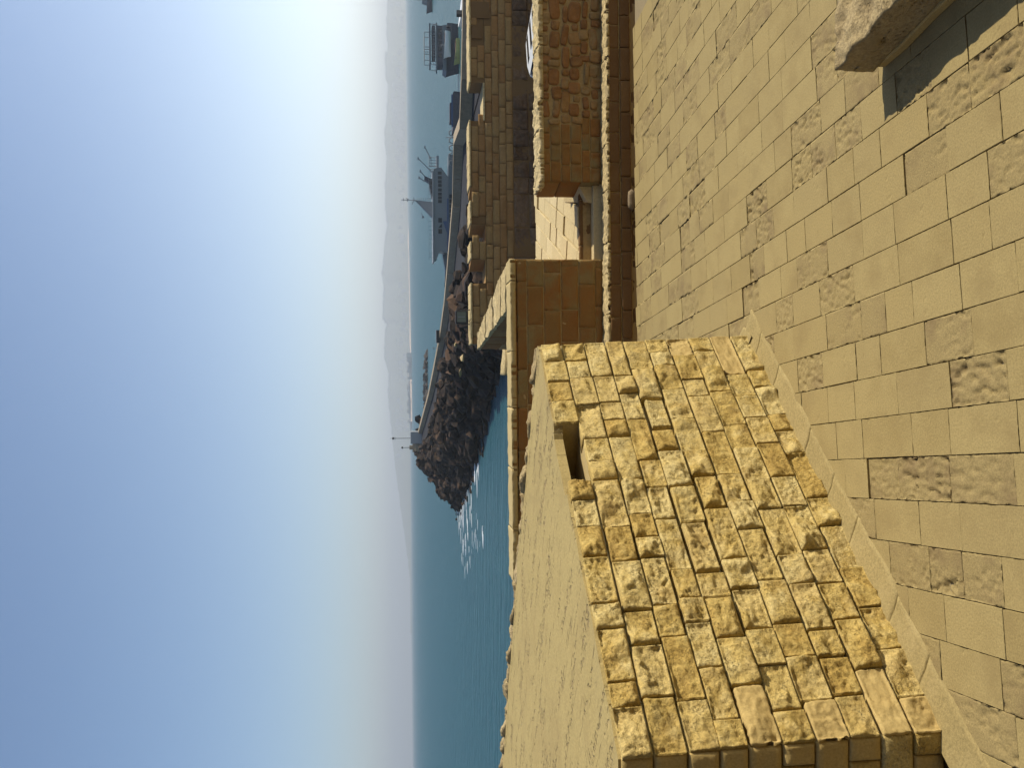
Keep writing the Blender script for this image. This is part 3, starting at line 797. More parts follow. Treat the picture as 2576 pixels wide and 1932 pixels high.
for i, z0 in enumerate(cz):
    z1 = min(z0 + .262, .60)
    if z1 - z0 < .05: continue
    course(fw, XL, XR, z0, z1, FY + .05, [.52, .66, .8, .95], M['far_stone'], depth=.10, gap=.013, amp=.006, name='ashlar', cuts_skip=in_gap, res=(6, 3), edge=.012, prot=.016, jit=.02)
random.seed(52)
x = XL
while x < XR:                                  # ragged bedrock courses at its foot
    L = random.uniform(.5, 1.3)
    for z0, z1 in ((-1.60, -1.04), (-2.55, -1.62)):
        seed = random.random() * 90
        me = slab(L - .03, z1 - z0, .3, 10, 8, rock_disp(L, z1 - z0, seed, .10, 4.0), .04, seed)
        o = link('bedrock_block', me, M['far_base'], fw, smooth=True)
        place(o, frame((x + L / 2, FY + .05 + random.uniform(-.05, .03), (z0 + z1) / 2), (1, 0, 0), UP, (0, -1, 0)))
    x += L

# parked car under the far wall: only its roof clears the parapet
def car(c, rz):
    t = thing('parked_car', 'white parked car mostly hidden behind the rubble parapet', 'car', c, rz)
    prof = [(-1.9, .32), (1.9, .32), (1.95, .62), (1.75, .82), (.95, .92), (-1.55, .95), (-1.92, .78), (-1.95, .5)]
    MB().side(prof, -.80, .80).build('body', M['white'], t, bevel=.05)
    cab = [(1.0, .90), (.35, 1.40), (.0, 1.47), (-.9, 1.47), (-1.25, 1.38), (-1.62, .93)]
    MB().side([(x * .985, z - .022 if z > 1.3 else z) for x, z in cab], -.70, .70).build('window_glass', M['darkglass'], t)
    MB().side([(.36, 1.42), (.0, 1.475), (-.9, 1.475), (-1.25, 1.41), (-.9, 1.45), (.0, 1.45)], -.72, .72).build('roof', M['white'], t)
    MB().box(-.95, .02, -.50, -.16, 1.474, 1.479).box(-.95, .02, .20, .52, 1.474, 1.479).build('roof_glass', M['darkglass'], t)
    for y in (-.72, .68):
        for x0, x1, z0, z1 in ((1.0, .36, .9, 1.41), (-.25, -.25, .9, 1.44), (-1.62, -1.24, .92, 1.40)):
            MB().add([(x0 - .05, y, z0), (x0 + .05, y, z0), (x0 + .05, y + .04, z0), (x0 - .05, y + .04, z0), (x1 - .05, y, z1), (x1 + .05, y, z1), (x1 + .05, y + .04, z1), (x1 - .05, y + .04, z1)],
                     [(3, 2, 1, 0), (4, 5, 6, 7), (0, 1, 5, 4), (1, 2, 6, 5), (2, 3, 7, 6), (3, 0, 4, 7)]).build('pillar', M['white'], t)
    for x in (-1.25, 1.25):
        for y in (-.72, .72):
            MB().tube((x, y - .1, .31), (x, y + .1, .31), .31, n=16).build('wheel', M['black'], t)
    return t
q = D(1329, 58, 29.0)
car((q.x - .2, 29.0, -2.55), math.radians(20)).scale = (1, 1, 1)

# floodlight on the far wall
fl = thing('floodlight', 'black square floodlight on the wall coping with rocks behind it', 'floodlight', (D(1170, 797, 33.3).x, 33.3, .64))
s_ = .48
MB().box(-.26, .24, -.06, .10, .08, .08 + s_).build('housing', M['black'], fl, bevel=.02)
MB().box(-.20, .18, -.075, -.061, .17, .02 + s_).build('glass', M['lampglass'], fl)
MB().box(-.02, .01, -.082, -.076, .20, -.02 + s_).build('tube', M['superwhite'], fl)
MB().box(-.30, -.27, -.02, .04, 0, .36).box(.25, .28, -.02, .04, 0, .36).box(-.30, .28, -.02, .04, -.02, .01).build('bracket', M['black'], fl)
MB().box(-.12, .10, .11, .26, .14, .42).build('ballast_box', M['black'], fl, bevel=.02)

# ------------------------------------------------------------------ breakwater: wave wall, road, boulders
PW = [D(1166, -700, 50), D(1165, 0, 50), D(1161, 200, 50), D(1156, 325, 54), D(1141, 365, 62), D(1138, 520, 76), D(1124, 690, 88), D(1117, 770, 96), D(1106, 850, 106),
      D(1092, 925, 118), D(1078, 995, 134), D(1062, 1055, 152), D(1052, 1092, 168)]
rd_w = [9, 9, 9, 9, 9, 6.5, 5.2, 4.6, 4, 3.6, 3.2, 3, 2.6]
def along_path(pts):
    out = []
    for i, p in enumerate(pts):
        a, b = pts[max(0, i - 1)], pts[min(len(pts) - 1, i + 1)]
        t = (b - a); t.z = 0; t.normalize(); out.append(t)
    return out
PT = along_path(PW)
WHT = .62
wv = thing('wave_wall', 'long pale concrete wave wall curving out along the breakwater road', 'wall', (PW[5].x, PW[5].y, 0))
for i in range(len(PW) - 1):                   # separate cast lengths
    n = max(1, round((PW[i + 1] - PW[i]).length / 9))
    for k in range(n):
        vs = []
        for t in ((k + .004) / n, (k + .996) / n):
            p = PW[i].lerp(PW[i + 1], t); tt = PT[i].lerp(PT[i + 1], t); nn = Vector((-tt.y, tt.x, 0)).normalized()
            nn = -nn if nn.y < 0 else nn
            for (o, dz) in ((0, -WHT - .1), (.05, 0), (.75, 0), (.8, -4.8)):
                v = p + nn * o + UP * dz; vs.append((v.x - PW[5].x, v.y - PW[5].y, v.z))
        link('wall_panel', mesh(vs, [(0, 1, 2, 3), (7, 6, 5, 4), (0, 4, 5, 1), (1, 5, 6, 2), (2, 6, 7, 3), (3, 7, 4, 0)]), M['concrete'], wv)
vs = []; fs = []; EDGE = []
for i, p in enumerate(PW):
    tt = PT[i]; nn = Vector((tt.y, -tt.x, 0)); nn = -nn if nn.y > 0 else nn
    e = p + nn * rd_w[i] - UP * (WHT + .1)
    if i < 4: e = Vector((p.x, 34.4, -1.05))
    if i == 4: e = Vector((p.x - 3, 36, -1.05))
    EDGE.append(e)
    b = p - UP * (WHT + .05) + Vector((-nn.x, -nn.y, 0)) * .3
    vs += [tuple(b), tuple(e)]
for i in range(len(PW) - 1): fs.append((2 * i, 2 * i + 2, 2 * i + 3, 2 * i + 1))
rd = link('breakwater_road', mesh(vs, fs), M['asphalt']); tag(rd, 'asphalt road along the breakwater', kind='structure')
# rubble mound: from the road edge down to the water
WL = [Vector((12, 35, -3.0)), Vector((5.5, 36, -4)), Vector((2.6, 44, -6.8)), Vector((2.4, 58, -6.9)), Vector((3.2, 78, -6.9)), Vector((1.5, 92, -6.9)), Vector((-4.4, 105, -6.9)), Vector((-10.5, 124, -6.9)),
      Vector((-16.5, 143, -6.9)), Vector((-21.5, 160, -6.9)), Vector((-25.2, 178, -6.9)), Vector((-22, 190, -6.9)), Vector((-12, 194, -6.9))]
HEAD = [Vector((EDGE[-1].x - 1.5, 172, 1.6)), Vector((EDGE[-1].x, 180, 1.8)), Vector((EDGE[-1].x + 5, 182, 1.4))]
TOP = [EDGE[3], EDGE[4], EDGE[5], EDGE[6], EDGE[7], EDGE[8], EDGE[9], EDGE[10], EDGE[11], EDGE[12]] + HEAD
TOP = TOP[:len(WL)]
vs = []; fs = []
for a, b in zip(TOP, WL):
    for t in (0, .5, 1):
        v = a.lerp(b, t); vs.append((v.x, v.y, v.z - .75))
for i in range(len(TOP) - 1):
    for j in range(2):
        q = 3 * i + j; fs.append((q, q + 3, q + 4, q + 1))
k = len(vs); hd = [PW[-1] + Vector((2, 8, -2)), PW[-1] + Vector((3, -6, -2))]
vs += [tuple(v) for v in hd]
fs += [(len(TOP) * 3 - 3, len(TOP) * 3 - 2, len(TOP) * 3 - 1, k), (k, k + 1, 27, 30, 33, 36)]
bw = link('breakwater', mesh(vs, fs), M['boulder']); tag(bw, 'rubble-mound breakwater of dark boulders', kind='structure')
random.seed(61)
hulls = []
for h in range(9):
    bm = bmesh.new()
    for _ in range(15):
        v = Vector((random.gauss(0, 1), random.gauss(0, 1), random.gauss(0, 1))).normalized()
        v = Vector((v.x, v.y * .82, v.z * .66)) * random.uniform(.85, 1.0)
        bm.verts.new(v * .5)
    r = bmesh.ops.convex_hull(bm, input=bm.verts[:])
    junk = [e for e in r['geom_interior'] if isinstance(e, bmesh.types.BMVert)]
    if junk: bmesh.ops.delete(bm, geom=junk, context='VERTS')
    me = bpy.data.meshes.new('m'); bm.to_mesh(me); bm.free(); me.materials.append(M['boulder']); hulls.append(me)
cand = []
for i in range(len(TOP) - 1):
    a0, a1, b0, b1 = TOP[i], TOP[i + 1], WL[i], WL[i + 1]
    area = ((a1 - a0).length + (b1 - b0).length) / 2 * ((a0 - b0).length + (a1 - b1).length) / 2
    for _ in range(int(area / 1.5)):
        u, v = random.random(), random.uniform(-.04 if i < 6 else .04, 1.06)
        p = a0.lerp(a1, u).lerp(b0.lerp(b1, u), v)
        if p.y < 35.5: continue
        sz = random.choice([1.1, 1.5, 1.9, 2.4, 3.0]) * random.uniform(.85, 1.15) * (1 if p.y > 70 else .75) * (.8 if v < .1 else 1)
        bulge = .9 * math.sin(min(1, max(0, v)) * math.pi)
        cand.append((p + UP * (bulge + random.uniform(-.5, .45)), sz))
for _ in range(26):                             # outliers just off the tip and along the waterline
    i = random.randint(6, 10); p = WL[i].lerp(WL[i + 1], random.random()) if i < 12 else WL[i]
    cand.append((p + Vector((random.uniform(-2.6, 0), random.uniform(-2, 1), .35)), random.uniform(.7, 1.5)))
cand.sort(key=lambda c: -c[1] / c[0].y)
rest_v = []; rest_f = []
for i, (p, sz) in enumerate(cand):
    me = random.choice(hulls); rot = Matrix.Rotation(random.uniform(0, 6.28), 4, 'Z') @ Matrix.Rotation(random.uniform(-.9, .9), 4, 'X')
    sx = Matrix.Diagonal((sz * random.uniform(.8, 1.3), sz, sz * random.uniform(.75, 1.1), 1))
    mw = Matrix.Translation(p) @ rot @ sx
    if i < 290:
        o = link('boulder', me, None, bw); o.matrix_basis = mw
    else:
        k = len(rest_v); rest_v += [tuple(mw @ v.co) for v in me.vertices]; rest_f += [[q + k for q in pl.vertices] for pl in me.polygons]
for (pv, py, dd, sz) in ((1163, 902, 62, .85), (1158, 938, 66, .6), (1146, 868, 56, .5)):
    o = link('boulder', random.choice(hulls).copy(), None, bw); o.data.materials.clear(); o.data.materials.append(M['weathered'])
    o.matrix_basis = Matrix.Translation(D(pv, py, dd)) @ Matrix.Rotation(random.uniform(0, 6), 4, 'Z') @ Matrix.Diagonal((sz * 1.3, sz, sz * .7, 1)); o['label'] = 'pale boulder among the dark rocks'
o = link('boulder_mass', mesh(rest_v, rest_f), M['boulder'], bw); o['kind'] = 'stuff'


# head of the breakwater: concrete block, two beacons
hp = PW[-1]
head = thing('pier_head_block', 'squat concrete block at the seaward end of the breakwater road', 'block', (hp.x - .8, hp.y + 2, hp.z - .9))
MB().box(-1.1, 1.2, -1.0, 2.0, -1.2, 2.35).build('plinth', M['steel'], head, bevel=.06)
MB().box(-2.6, -1.11, -.6, 1.6, -1.2, 1.5).build('step', M['concrete'], head, bevel=.06)
def beacon(label, base, h, ball):
    t = thing('beacon_mast', label, 'beacon', base, 0, 'beacons at the breakwater head')
    MB().tube((0, 0, 0), (0, 0, h * .78), .09, .07, 8).build('pole', M['steel'], t)
    MB().ball((0, 0, h * .84), ball, 10, 6).build('lantern', M['black'], t)
    MB().tube((0, 0, h * .74), (0, 0, h * .76), ball * 1.25, None, 10).build('platform', M['steel'], t)
    MB().tube((0, 0, h * .9), (0, 0, h), .04, .03, 6).build('finial', M['steel'], t)
beacon('tall beacon mast with round lantern on the breakwater head', (hp.x - .9, hp.y + 2.6, hp.z + 1.45), 3.9, .23)
bb = D(1030, 1126, 178)
MBp = thing('beacon_plinth', 'small stepped plinth among the boulders under the short beacon', 'block', (bb.x, bb.y, bb.z - 2.2))
MB().box(-.9, .9, -.8, .8, -.6, 1.6).box(-.4, .4, -.4, .4, 1.6, 2.2).build('plinth', M['concrete'], MBp)
beacon('short beacon mast standing beyond the tall one at the breakwater tip', (bb.x, bb.y, bb.z), 1.7, .2)

# hut and pole on the wave wall
hb = D(1107, 846, 106)
hut = thing('signal_hut', 'small dark box hut on the breakwater wave wall', 'hut', (hb.x, hb.y + .6, hb.z))
MB().box(-.75, .75, -.5, .5, 0, .42).build('wall', M['black'], hut)
MB().box(-.8, .8, -.55, .55, .42, .47).build('roof', M['steel'], hut)
pb = D(1107, 856, 106)
pole = thing('signal_pole', 'thin pole with a cross arm beside the small dark hut', 'pole', (pb.x - .9, pb.y + .6, pb.z))
MB().tube((0, 0, 0), (0, 0, .95), .03, .025, 6).build('shaft', M['steel'], pole); MB().tube((-.16, 0, .75), (.16, 0, .75), .03, None, 6).build('arm', M['steel'], pole)

# ------------------------------------------------------------------ sea
sea = MB().add([(-14000, 12.7, SEA), (14000, 12.7, SEA), (14000, 14000, SEA), (-14000, 14000, SEA)], [(0, 1, 2, 3)]).build('sea', M['sea'])
tag(sea, 'blue sea with small waves', kind='structure')

random.seed(66)
fm = bpy.data.materials.new('foam_and_glints'); fm.use_nodes = True; _b = fm.node_tree.nodes['Principled BSDF']
_b.inputs['Base Color'].default_value = (.78, .80, .80, 1); _b.inputs['Roughness'].default_value = .8
fv = MB()  # white patches serve as foam and as painted glints of bright sky
for _ in range(80):
    i = random.randint(7, 9); t = random.random(); p = WL[i].lerp(WL[i + 1], t)
    r_ = random.random() ** 1.4
    px_, py_ = p.x - .4 - 9 * r_ + random.uniform(-1, 1), p.y - 2 - 14 * r_ + random.uniform(-1.5, 1.5)
    L = random.uniform(.4, 1.7) * (1.2 - .6 * r_); wd = L * random.uniform(.10, .22); an = random.gauss(.05, .16)
    ca, sa = math.cos(an), math.sin(an); pts = []
    for j in range(12):
        a = 2 * math.pi * j / 12; rr = 1 + .5 * noise.noise(Vector((j * 1.3, _ * 3.1, 0)))
        x_, y_ = L * math.cos(a) * rr, wd * 2.2 * math.sin(a) * rr * .5
        pts.append((px_ + x_ * ca - y_ * sa, py_ + x_ * sa + y_ * ca))
    fv.prism(pts, SEA - .02, SEA + random.uniform(.02, .07))
o = fv.build('foam_and_glints', fm); tag(o, 'white foam and painted glint streaks on the water off the breakwater rocks', kind='stuff')

# ------------------------------------------------------------------ vessels
def windows(parent, xs, z0, z1, y, m, name='window', w=.55):
    for x in xs:
        o = MB().box(x - w / 2, x + w / 2, y - .03, y + .02, z0, z1).build(name, m, parent)
def hull_mesh(L, B, H, sheer=.35, bow=-1, n=14):
    """a boat hull, bow towards -x when bow=-1: stations along x, closed with a deck"""
    vs = []; fs = []
    for i in range(n + 1):
        t = i / n; x = (-L / 2 + L * t)
        f = t if bow < 0 else 1 - t                 # 0 at the bow
        b = B / 2 * min(1, (f / .42)) ** .62 if f < .42 else B / 2 * (1 - .12 * (f - .42) / .58)
        top = H + sheer * (1 - f) ** 2
        rake = (1 - f) ** 3 * .09 * L * (-1 if bow < 0 else 1)
        for yy, zz, xo in ((0, -.45, 0), (-b * .78, -.1, 0), (-b, top * .55, rake * .5), (-b, top, rake), (b, top, rake), (b, top * .55, rake * .5), (b * .78, -.1, 0)):
            vs.append((x + xo, yy, zz))
    for i in range(n):
        for j in range(7):
            a, b_ = i * 7 + j, i * 7 + (j + 1) % 7; fs.append((a, a + 7, b_ + 7, b_))
    fs.append(list(range(7))[::-1]); fs.append([n * 7 + j for j in range(7)])
    return MB().add(vs, fs)
# the ferry behind the wave wall (local x to the right, bow to the left)
SD = 150; k_ = SD / F * 1.004
c0 = D(1100, 545, SD)
ship = thing('passenger_ship', 'grey and white passenger ship with raked mast moored behind the wave wall', 'ship', (c0.x, SD, SEA), math.radians(-3))
SX = lambda py: (545 - py) * k_
SZv = lambda pv: (1163 - pv) * k_
hull_mesh(20.0, 5.4, SZv(1127), .75).build('hull', M['hullgrey'], ship)
house = [(SX(640), SZv(1126)), (SX(452), SZv(1126)), (SX(429), SZv(1109)), (SX(432), SZv(1091)), (SX(655), SZv(1091)), (SX(652), SZv(1097)), (SX(632), SZv(1104))]
MB().side(house, -2.35, 2.35).build('deckhouse', M['superwhite'], ship)
MB().box(SX(660), SX(437), -2.5, 2.5, SZv(1090.5), SZv(1087)).build('upper_deck', M['steel'], ship)
windows(ship, [SX(y) for y in (443, 454, 464, 473, 484, 494, 503, 512)], SZv(1110), SZv(1101), -2.36, M['darkglass'], w=.50)
windows(ship, [SX(558), SX(585)], SZv(1110), SZv(1101), -2.36, M['darkglass'], w=.75)
MB().side([(SX(566), SZv(1110)), (SX(576), SZv(1110)), (SX(576), SZv(1101))], -2.40, -2.33).build('window', M['darkglass'], ship)
MB().side([(SX(560), SZv(1122)), (SX(560), SZv(1112)), (SX(590), SZv(1122))], -2.40, -2.33).build('blue_flash', M['navy'], ship)
MB().box(SX(632), SX(505), -2.70, -2.38, SZv(1126), SZv(1122.5)).build('blue_stripe', M['navy'], ship)
windows(ship, [SX(y) for y in range(500, 606, 12)], SZv(1138), SZv(1128.5), -2.70, M['darkglass'], w=.62)
MB().side([(SX(690), SZv(1120)), (SX(690), SZv(1128)), (SX(640), SZv(1128)), (SX(640), SZv(1112))], -1.2, 1.2).build('bow_bulwark', M['hullgrey'], ship)
# raked mast
MB().add([(SX(505), -.25, SZv(1046)), (SX(503), .25, SZv(1046)), (SX(507), 0, SZv(1046)),
          (SX(510), -.9, SZv(1087)), (SX(510), .9, SZv(1087)), (SX(548), .9, SZv(1087)), (SX(548), -.9, SZv(1087))],
         [(0, 1, 2), (0, 3, 4, 1), (1, 4, 5, 2), (2, 5, 6), (0, 2, 6, 3), (6, 5, 4, 3)]).build('mast', M['superwhite'], ship)
m_ = MB().tube((SX(505), 0, SZv(1048)), (SX(504), 0, SZv(1010)), .09, .04, 6)
m_.box(SX(508), SX(500), -.8, .8, SZv(1043), SZv(1041)).box(SX(507), SX(502), -.5, .5, SZv(1027), SZv(1025)).box(SX(506), SX(501), -.4, .4, SZv(1017), SZv(1015.5))
m_.tube((SX(503), 0, SZv(1030)), (SX(500), 0, SZv(1022)), .05); m_.tube((SX(508), 0, SZv(1040)), (SX(515), 0, SZv(1038)), .05)
m_.build('antenna', M['steel'], ship)
for i in range(7):
    zz = SZv(1052 + i * 4.6); MB().tube((SX(506 - i * .2), -.3, zz), (SX(499.5), -.3, zz), .04).build('rung', M['steel'], ship)
MB().tube((SX(545), 0, SZv(1064)), (SX(536), 0, SZv(1060)), .05).ball((SX(546), 0, SZv(1064)), .22, 8, 5).build('radar', M['steel'], ship)
m_ = MB()
for py in range(440, 660, 11):
    m_.tube((SX(py), -2.42, SZv(1088)), (SX(py), -2.42, SZv(1078)), .03, None, 4)
m_.tube((SX(440), -2.42, SZv(1078)), (SX(655), -2.42, SZv(1078)), .025, None, 4).tube((SX(440), -2.42, SZv(1083)), (SX(655), -2.42, SZv(1083)), .02, None, 4)
m_.build('railing', M['steel'], ship)
MB().side([(SX(498), SZv(1091)), (SX(455), SZv(1091)), (SX(455), SZv(1081)), (SX(470), SZv(1080)), (SX(498), SZv(1086))], -1.6, 1.6).build('tarpaulin', M['black'], ship)
MB().side([(SX(464), SZv(1082)), (SX(452), SZv(1082)), (SX(446), SZv(1069)), (SX(455), SZv(1068))], -.8, .8).build('funnel', M['darkhull'], ship)
for a, b in (((446, 1070), (433, 1059)), ((458, 1069), (449, 1056)), ((437, 1090), (402, 1054)), ((402, 1084), (374, 1071))):
    m_ = MB().tube((SX(a[0]), 0, SZv(a[1])), (SX(b[0]), 0, SZv(b[1])), .11, .08, 6)
    m_.box(SX(b[0]) - .22, SX(b[0]) + .22, -.12, .12, SZv(b[1]) - .1, SZv(b[1]) + .14); m_.build('boom', M['steel'], ship)
m_ = MB()
for py in (402, 409, 416, 424):
    m_.tube((SX(py), -1.2, SZv(1098)), (SX(py), -1.2, SZv(1080)), .05); m_.tube((SX(py), 1.2, SZv(1098)), (SX(py), 1.2, SZv(1080)), .05)
m_.tube((SX(400), -1.2, SZv(1085)), (SX(425), -1.2, SZv(1085)), .05).tube((SX(400), -1.2, SZv(1080)), (SX(425), -1.2, SZv(1080)), .05)
m_.box(SX(428), SX(398), -1.5, 1.5, SZv(1104), SZv(1098)); m_.build('stern_frame', M['steel'], ship)

# dark workboat astern and barge, moored at the quay
q = D(1140, 372, 120); kq = 120 / F
work = thing('workboat', 'dark workboat with arched pale canopy hoops moored astern of the ship', 'boat', (q.x, 120, SEA), math.radians(-4))
hull_mesh(6.6, 2.6, (1174 - 1124) * kq, .2, 1).build('hull', M['darkhull'], work)
MB().box(-2.6, 2.8, -1.2, 1.2, (1174 - 1124) * kq - .05, (1174 - 1119) * kq).build('deck', M['brownwood'], work)
for i, x in enumerate((-2.2, -1.2, -.2, .8, 1.8)):
    m_ = MB(); z0 = (1174 - 1120) * kq; pts = [(x - .35, z0), (x - .38, z0 + .45), (x - .2, z0 + .75), (x + .2, z0 + .75), (x + .38, z0 + .45), (x + .35, z0)]
    for a, b in zip(pts, pts[1:]): m_.tube((a[0], -1.1, a[1]), (b[0], -1.1, b[1]), .07)
    m_.build('canopy_hoop', M['superwhite'], work)
MB().tube((1.5, 0, 2.9), (1.4, 0, 4.0), .05).build('mast', M['steel'], work)
q = D(1150, 285, 95); kq = 95 / F
barge = thing('barge', 'low dark flat-sided barge moored behind the quay wall', 'boat', (q.x, 95, SEA), math.radians(-2))
hb_ = (SEA * 0 + (3 - SEA) - 95 * (1137 - 1019) / F)
MB().side([(-1.75, -.3), (1.6, -.3), (1.9, hb_ - .1), (1.7, hb_), (-1.9, hb_), (-1.95, hb_ - .3)], -1.6, 1.6).build('hull', M['darkhull'], barge)
MB().box(-1.8, 1.6, -1.5, -1.42, hb_ + .003, hb_ + .16).build('coaming', M['navy'], barge)
MB().box(-1.0, .9, -.9, .9, hb_ + .003, hb_ + .3).build('hatch', M['darkhull'], barge)

# tour boat on the right with skiff and yellow tender
TD = 158; kt = TD / F * 1.004
def V0(py): return 1026 - (966 - py) * .01047
q = D(1150, 125, TD)
tb = thing('tour_boat', 'dark double-decked tour boat with roof frame riding at anchor in the harbour', 'boat', (q.x, TD, SEA), math.radians(4))
TX = lambda py: (125 - py) * kt
wl = V0(125) + 9.5 / TD * F
TZ = lambda pv: (wl - pv) * kt
hull_mesh(8.6, 3.0, TZ(1124), .25).build('hull', M['darkhull'], tb)
MB().side([(TX(190), TZ(1121)), (TX(70), TZ(1123)), (TX(72), TZ(1112)), (TX(183), TZ(1112))], -1.45, 1.45).build('lower_deck', M['hullgrey'], tb)
MB().box(TX(170), TX(72), -1.30, 1.30, TZ(1112), TZ(1099)).build('cabin', M['darkhull'], tb)
for py in (85, 100, 116, 132, 148): MB().box(TX(py) - .38, TX(py) + .38, -1.33, -1.27, TZ(1110), TZ(1102)).build('window', M['darkglass'], tb)
MB().box(TX(178), TX(66), -1.5, 1.5, TZ(1099), TZ(1096)).build('upper_deck', M['hullgrey'], tb)
for py in (70, 95, 120, 148, 172):
    for y in (-1.3, 1.3): MB().tube((TX(py), y, TZ(1096)), (TX(py), y, TZ(1083)), .05).build('post', M['steel'], tb)
MB().box(TX(170), TX(68), -1.5, 1.5, TZ(1083), TZ(1079)).build('canopy', M['hullgrey'], tb)
MB().box(TX(150), TX(72), -1.2, 1.2, TZ(1094), TZ(1086)).build('canvas_screen', M['darkhull'], tb)
for (a, b) in ((88, 126), (132, 160)):
    for y in (-1.0, 1.0):
        m_ = MB().tube((TX(a), y, TZ(1079)), (TX(a), y, TZ(1067)), .06).tube((TX(b), y, TZ(1079)), (TX(b), y, TZ(1067)), .06).tube((TX(a), y, TZ(1067)), (TX(b), y, TZ(1067)), .06)
        m_.build('roof_frame', M['superwhite'], tb)
m_ = MB()
for py in range(70, 176, 8): m_.tube((TX(py), -1.48, TZ(1096)), (TX(py), -1.48, TZ(1089)), .03, None, 4)
m_.tube((TX(68), -1.48, TZ(1089)), (TX(176), -1.48, TZ(1089)), .03, None, 4); m_.build('railing', M['steel'], tb)
for py in (76, 90, 104, 140, 156): MB().tube((TX(py), -1.5, TZ(1122)), (TX(py), -1.62, TZ(1131)), .14, None, 8).build('fender', M['black'], tb)
m_ = MB().tube((TX(62), 0, TZ(1102)), (TX(62), 0, TZ(1090)), .04).tube((TX(66), 0, TZ(1092)), (TX(58), 0, TZ(1090)), .03); m_.build('flagstaff', M['steel'], tb)
for py in (92, 128):
    MB().tube((TX(py), -1.4, TZ(1112)), (TX(py), -2.3, TZ(1108)), .05).tube((TX(py), -2.3, TZ(1108)), (TX(py), -2.3, TZ(1116)), .03).build('davit', M['steel'], tb)
q = D(1122, 110, TD - 2.3)
sk = thing('white_skiff', 'white skiff slung alongside the dark tour boat', 'boat', (q.x, TD - 2.35, SEA + TZ(1125)), math.radians(5))
hull_mesh(4.6, .95, .50, .30).build('hull', M['white'], sk)
MB().box(-1.6, 1.9, -.3, .3, .505, .56).build('thwarts', M['brownwood'], sk)
q = D(1145, 125, TD - 5.0)
yb_ = thing('yellow_tender', 'small yellow and olive open boat below the tour boat', 'boat', (q.x - .2, TD - 5.0, SEA), math.radians(2))
hull_mesh(4.2, 1.3, .62, .45).build('hull', M['yellow'], yb_); MB().box(-1.5, 1.6, -.5, .5, .63, .75).build('thwarts', M['brownwood'], yb_)
# second boat at the edge of the frame
q = D(1085, 2, 300)
eb = thing('anchored_boat', 'small dark boat cut by the frame edge, anchored beyond the tour boat', 'boat', (q.x + 1.0, 300, SEA), math.radians(5))
hull_mesh(9.5, 3.0, 1.5, .5).build('hull', M['darkhull'], eb)
MB().side([(-2.2, 1.4), (3, 1.4), (3, 3.4), (-1.5, 3.4)], -1.2, 1.2).build('cabin', M['hullgrey'], eb)
MB().tube((-1, 0, 3.4), (-1, 0, 5.2), .06).build('mast', M['steel'], eb)
MB().box(-1.2, 2.4, -1.24, -1.2, 2.3, 3.0).build('window', M['darkglass'], eb)
# white launches just behind the quay wall
for (py, pv, L, lab, rz) in ((18, 1158, 3.2, 'white launch with dark outboard nearest the frame edge behind the quay wall', -62), (50, 1166, 1.8, 'tiny white dinghy tied beside the quay wall', -70)):
    q = D(pv, py, 70 if L > 2 else 66)
    t = thing('launch' if L > 2 else 'dinghy', lab, 'boat', (q.x, q.y, SEA), math.radians(rz))
    hull_mesh(L, L * .36, (q.z - SEA) * .98, .2).build('hull', M['white'], t)
    MB().box(L * .28, L * .46, -.18, .18, (q.z - SEA) * .9, (q.z - SEA) + .55).build('outboard', M['black'], t)

# ------------------------------------------------------------------ far breakwaters, coast, town
random.seed(71)
def mound(name, label, pts, wid, hgt, m, seed, tail=1.0):
    """low rocky ridge along pts with an uneven crest"""
    vs = []; fs = []; n = 40
    for i in range(n + 1):
        t = i / n * (len(pts) - 1); a = int(min(t, len(pts) - 2)); p = pts[a].lerp(pts[a + 1], t - a)
        h = hgt * (.55 + .45 * abs(noise.noise(Vector((i * .55, seed, 0)))) + .25 * noise.noise(Vector((i * 1.9, seed, 4)))) * min(1, (i + .6) / 3) * min(1, (n - i + .6) / 3)
        vs += [(p.x, p.y - wid / 2, SEA - .4), (p.x, p.y - wid * .12, SEA + h), (p.x, p.y + wid * .15, SEA + h * .95), (p.x, p.y + wid / 2, SEA - .4)]
    for i in range(n):
        for j in range(3):
            q = 4 * i + j; fs.append((q, q + 4, q + 5, q + 1))
    return tag(link(name, mesh(vs, fs), m), label, kind='structure')
mound('rock_islet', 'low dark rocky islet in the harbour entrance', [G(1073, 882, SEA), G(1075, 940, SEA), G(1077, 1010, SEA), G(1078, 1060, SEA)], 8, 2.0, M['islet'], 3)
mound('far_spit', 'long pale spit of land across the bay', [G(1030, 1120, SEA), G(1037, 1060, SEA), G(1036, 985, SEA), G(1034, 885, SEA), G(1030.5, 700, SEA), G(1027.5, 560, SEA)], 60, 5, M['spit'], 8)
random.seed(70)
iv = []; if_ = []
for _ in range(130):
    py = random.uniform(884, 1060); b = G(1076, py, SEA); me = random.choice(hulls); sz = random.uniform(1.2, 3.6)
    mw = Matrix.Translation(b + Vector((0, random.uniform(-3, 3), random.uniform(.2, 1.9) * min(1, (py - 878) / 40)))) @ Matrix.Rotation(random.uniform(0, 6), 4, 'Z') @ Matrix.Diagonal((sz, sz, sz * .8, 1))
    k = len(iv); iv += [tuple(mw @ v.co) for v in me.vertices]; if_ += [[q + k for q in pl.vertices] for pl in me.polygons]
o = link('islet_rocks', mesh(iv, if_), M['islet']); tag(o, 'dark broken rocks heaped on the low islet', kind='stuff')
tv = MB()
for _ in range(46):
    py = random.uniform(890, 1062); b = G(1035.5, py, SEA); s = random.uniform(6, 14)
    tv.box(b.x - s / 2, b.x + s / 2, b.y - 4, b.y + 6, SEA, SEA + random.uniform(5, 12))
o = tv.build('spit_houses', M['town']); tag(o, 'far-off pale houses strung along the spit', kind='stuff')
HD = 6500
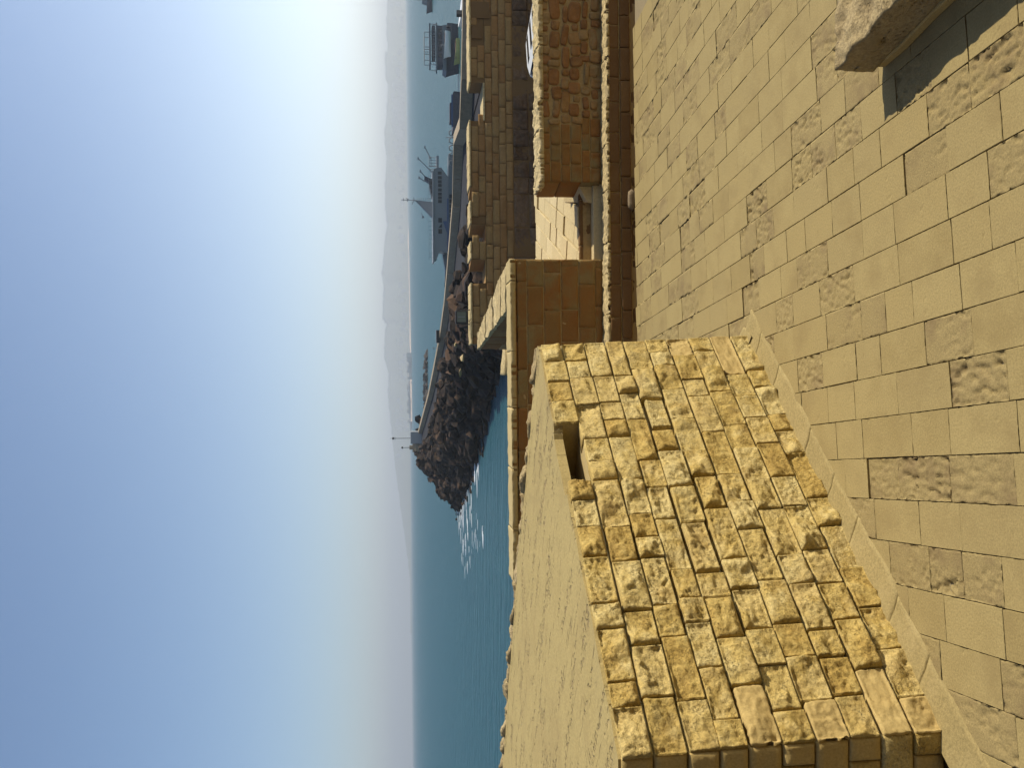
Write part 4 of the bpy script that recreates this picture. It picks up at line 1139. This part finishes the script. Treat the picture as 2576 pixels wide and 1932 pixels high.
prof = [(-500, 978), (-300, 972), (-150, 974), (0, 975), (60, 973), (130, 975), (136, 969), (198, 970), (214, 977), (300, 971), (330, 966), (360, 968), (400, 972), (440, 970), (520, 968), (560, 975), (620, 966),
        (690, 961), (720, 965), (800, 962), (815, 974), (830, 968), (900, 966), (940, 978), (1000, 976), (1100, 986), (1180, 995), (1280, 1008), (1380, 1022), (1480, 1034), (1600, 1040)]
vs = []; fs = []; cnt = 0
for i in range(len(prof) - 1):
    (y0, v0), (y1, v1) = prof[i], prof[i + 1]; n = max(2, int((y1 - y0) / 6))
    for j in range(n):
        t = j / n; py = y0 + (y1 - y0) * t; pv = v0 + (v1 - v0) * t + 1.6 * noise.noise(Vector((py * .06, 1, 1))) + 1.0 * noise.noise(Vector((py * .21, 5, 1)))
        p = D(pv, py, HD + 500)
        h = max(2.0, p.z)
        for yy, f in ((HD - 1200, 0.0), (HD - 600, .16 + .05 * noise.noise(Vector((py * .03, 0, 2)))), (HD, .55 + .1 * noise.noise(Vector((py * .04, 0, 7)))), (HD + 500, 1.0), (HD + 1600, .2)):
            k = yy / (HD + 500)
            vs.append((p.x * k, yy, SEA + (h - SEA) * f - (2 if f == 0 else 0)))
        cnt += 1
for i in range(cnt - 1):
    for j in range(4):
        q = 5 * i + j; fs.append((q, q + 5, q + 6, q + 1))
hl = link('hills', mesh(vs, fs), M['hill'], smooth=True); tag(hl, 'hazy coastal hills across the bay', kind='structure')
tv = MB()
for _ in range(420):
    py = random.gauss(295, 45) if random.random() < .6 else random.uniform(-200, 1150)
    f = random.uniform(.05, .8); yy = HD - 1100 + 1500 * f
    x = D(1000, py, yy).x; s = random.uniform(12, 34); base = SEA + 130 * max(0, (f - .05)) * .9
    tv.box(x - s / 2, x + s / 2, yy - 10, yy + 10, base - 30, base + random.uniform(10, 26))
for py in [136, 150, 168, 185, 332, 345, 356, 445, 690, 700, 790, 799] + [random.uniform(-50, 1100) for _ in range(70)]:
    pz = np.interp(py, [a for a, b in prof], [b for a, b in prof]); p = D(pz + 1, py, HD + 450); tv.box(p.x - random.uniform(8, 34), p.x + random.uniform(8, 34), HD + 430, HD + 470, 40, p.z + random.uniform(-6, 9))
o = tv.build('hillside_town', M['town']); tag(o, 'pale far-off town scattered over the hazy hillside', kind='stuff')

# ------------------------------------------------------------------ sea haze
hz = MB().box(-14400, 14400, -60, 14400, -10, 235).build('haze', None)
hm = bpy.data.materials.new('sea_haze'); hm.use_nodes = True; n = hm.node_tree.nodes
n.remove(n['Principled BSDF']); pv_ = n.new('ShaderNodeVolumePrincipled')
pv_.inputs['Color'].default_value = (.86, .92, .97, 1); pv_.inputs['Density'].default_value = 2.6e-4; pv_.inputs['Anisotropy'].default_value = .35
hm.node_tree.links.new(pv_.outputs[0], n['Material Output'].inputs['Volume'])
hz.data.materials.append(hm); tag(hz, 'pale sea haze over the bay', kind='stuff')
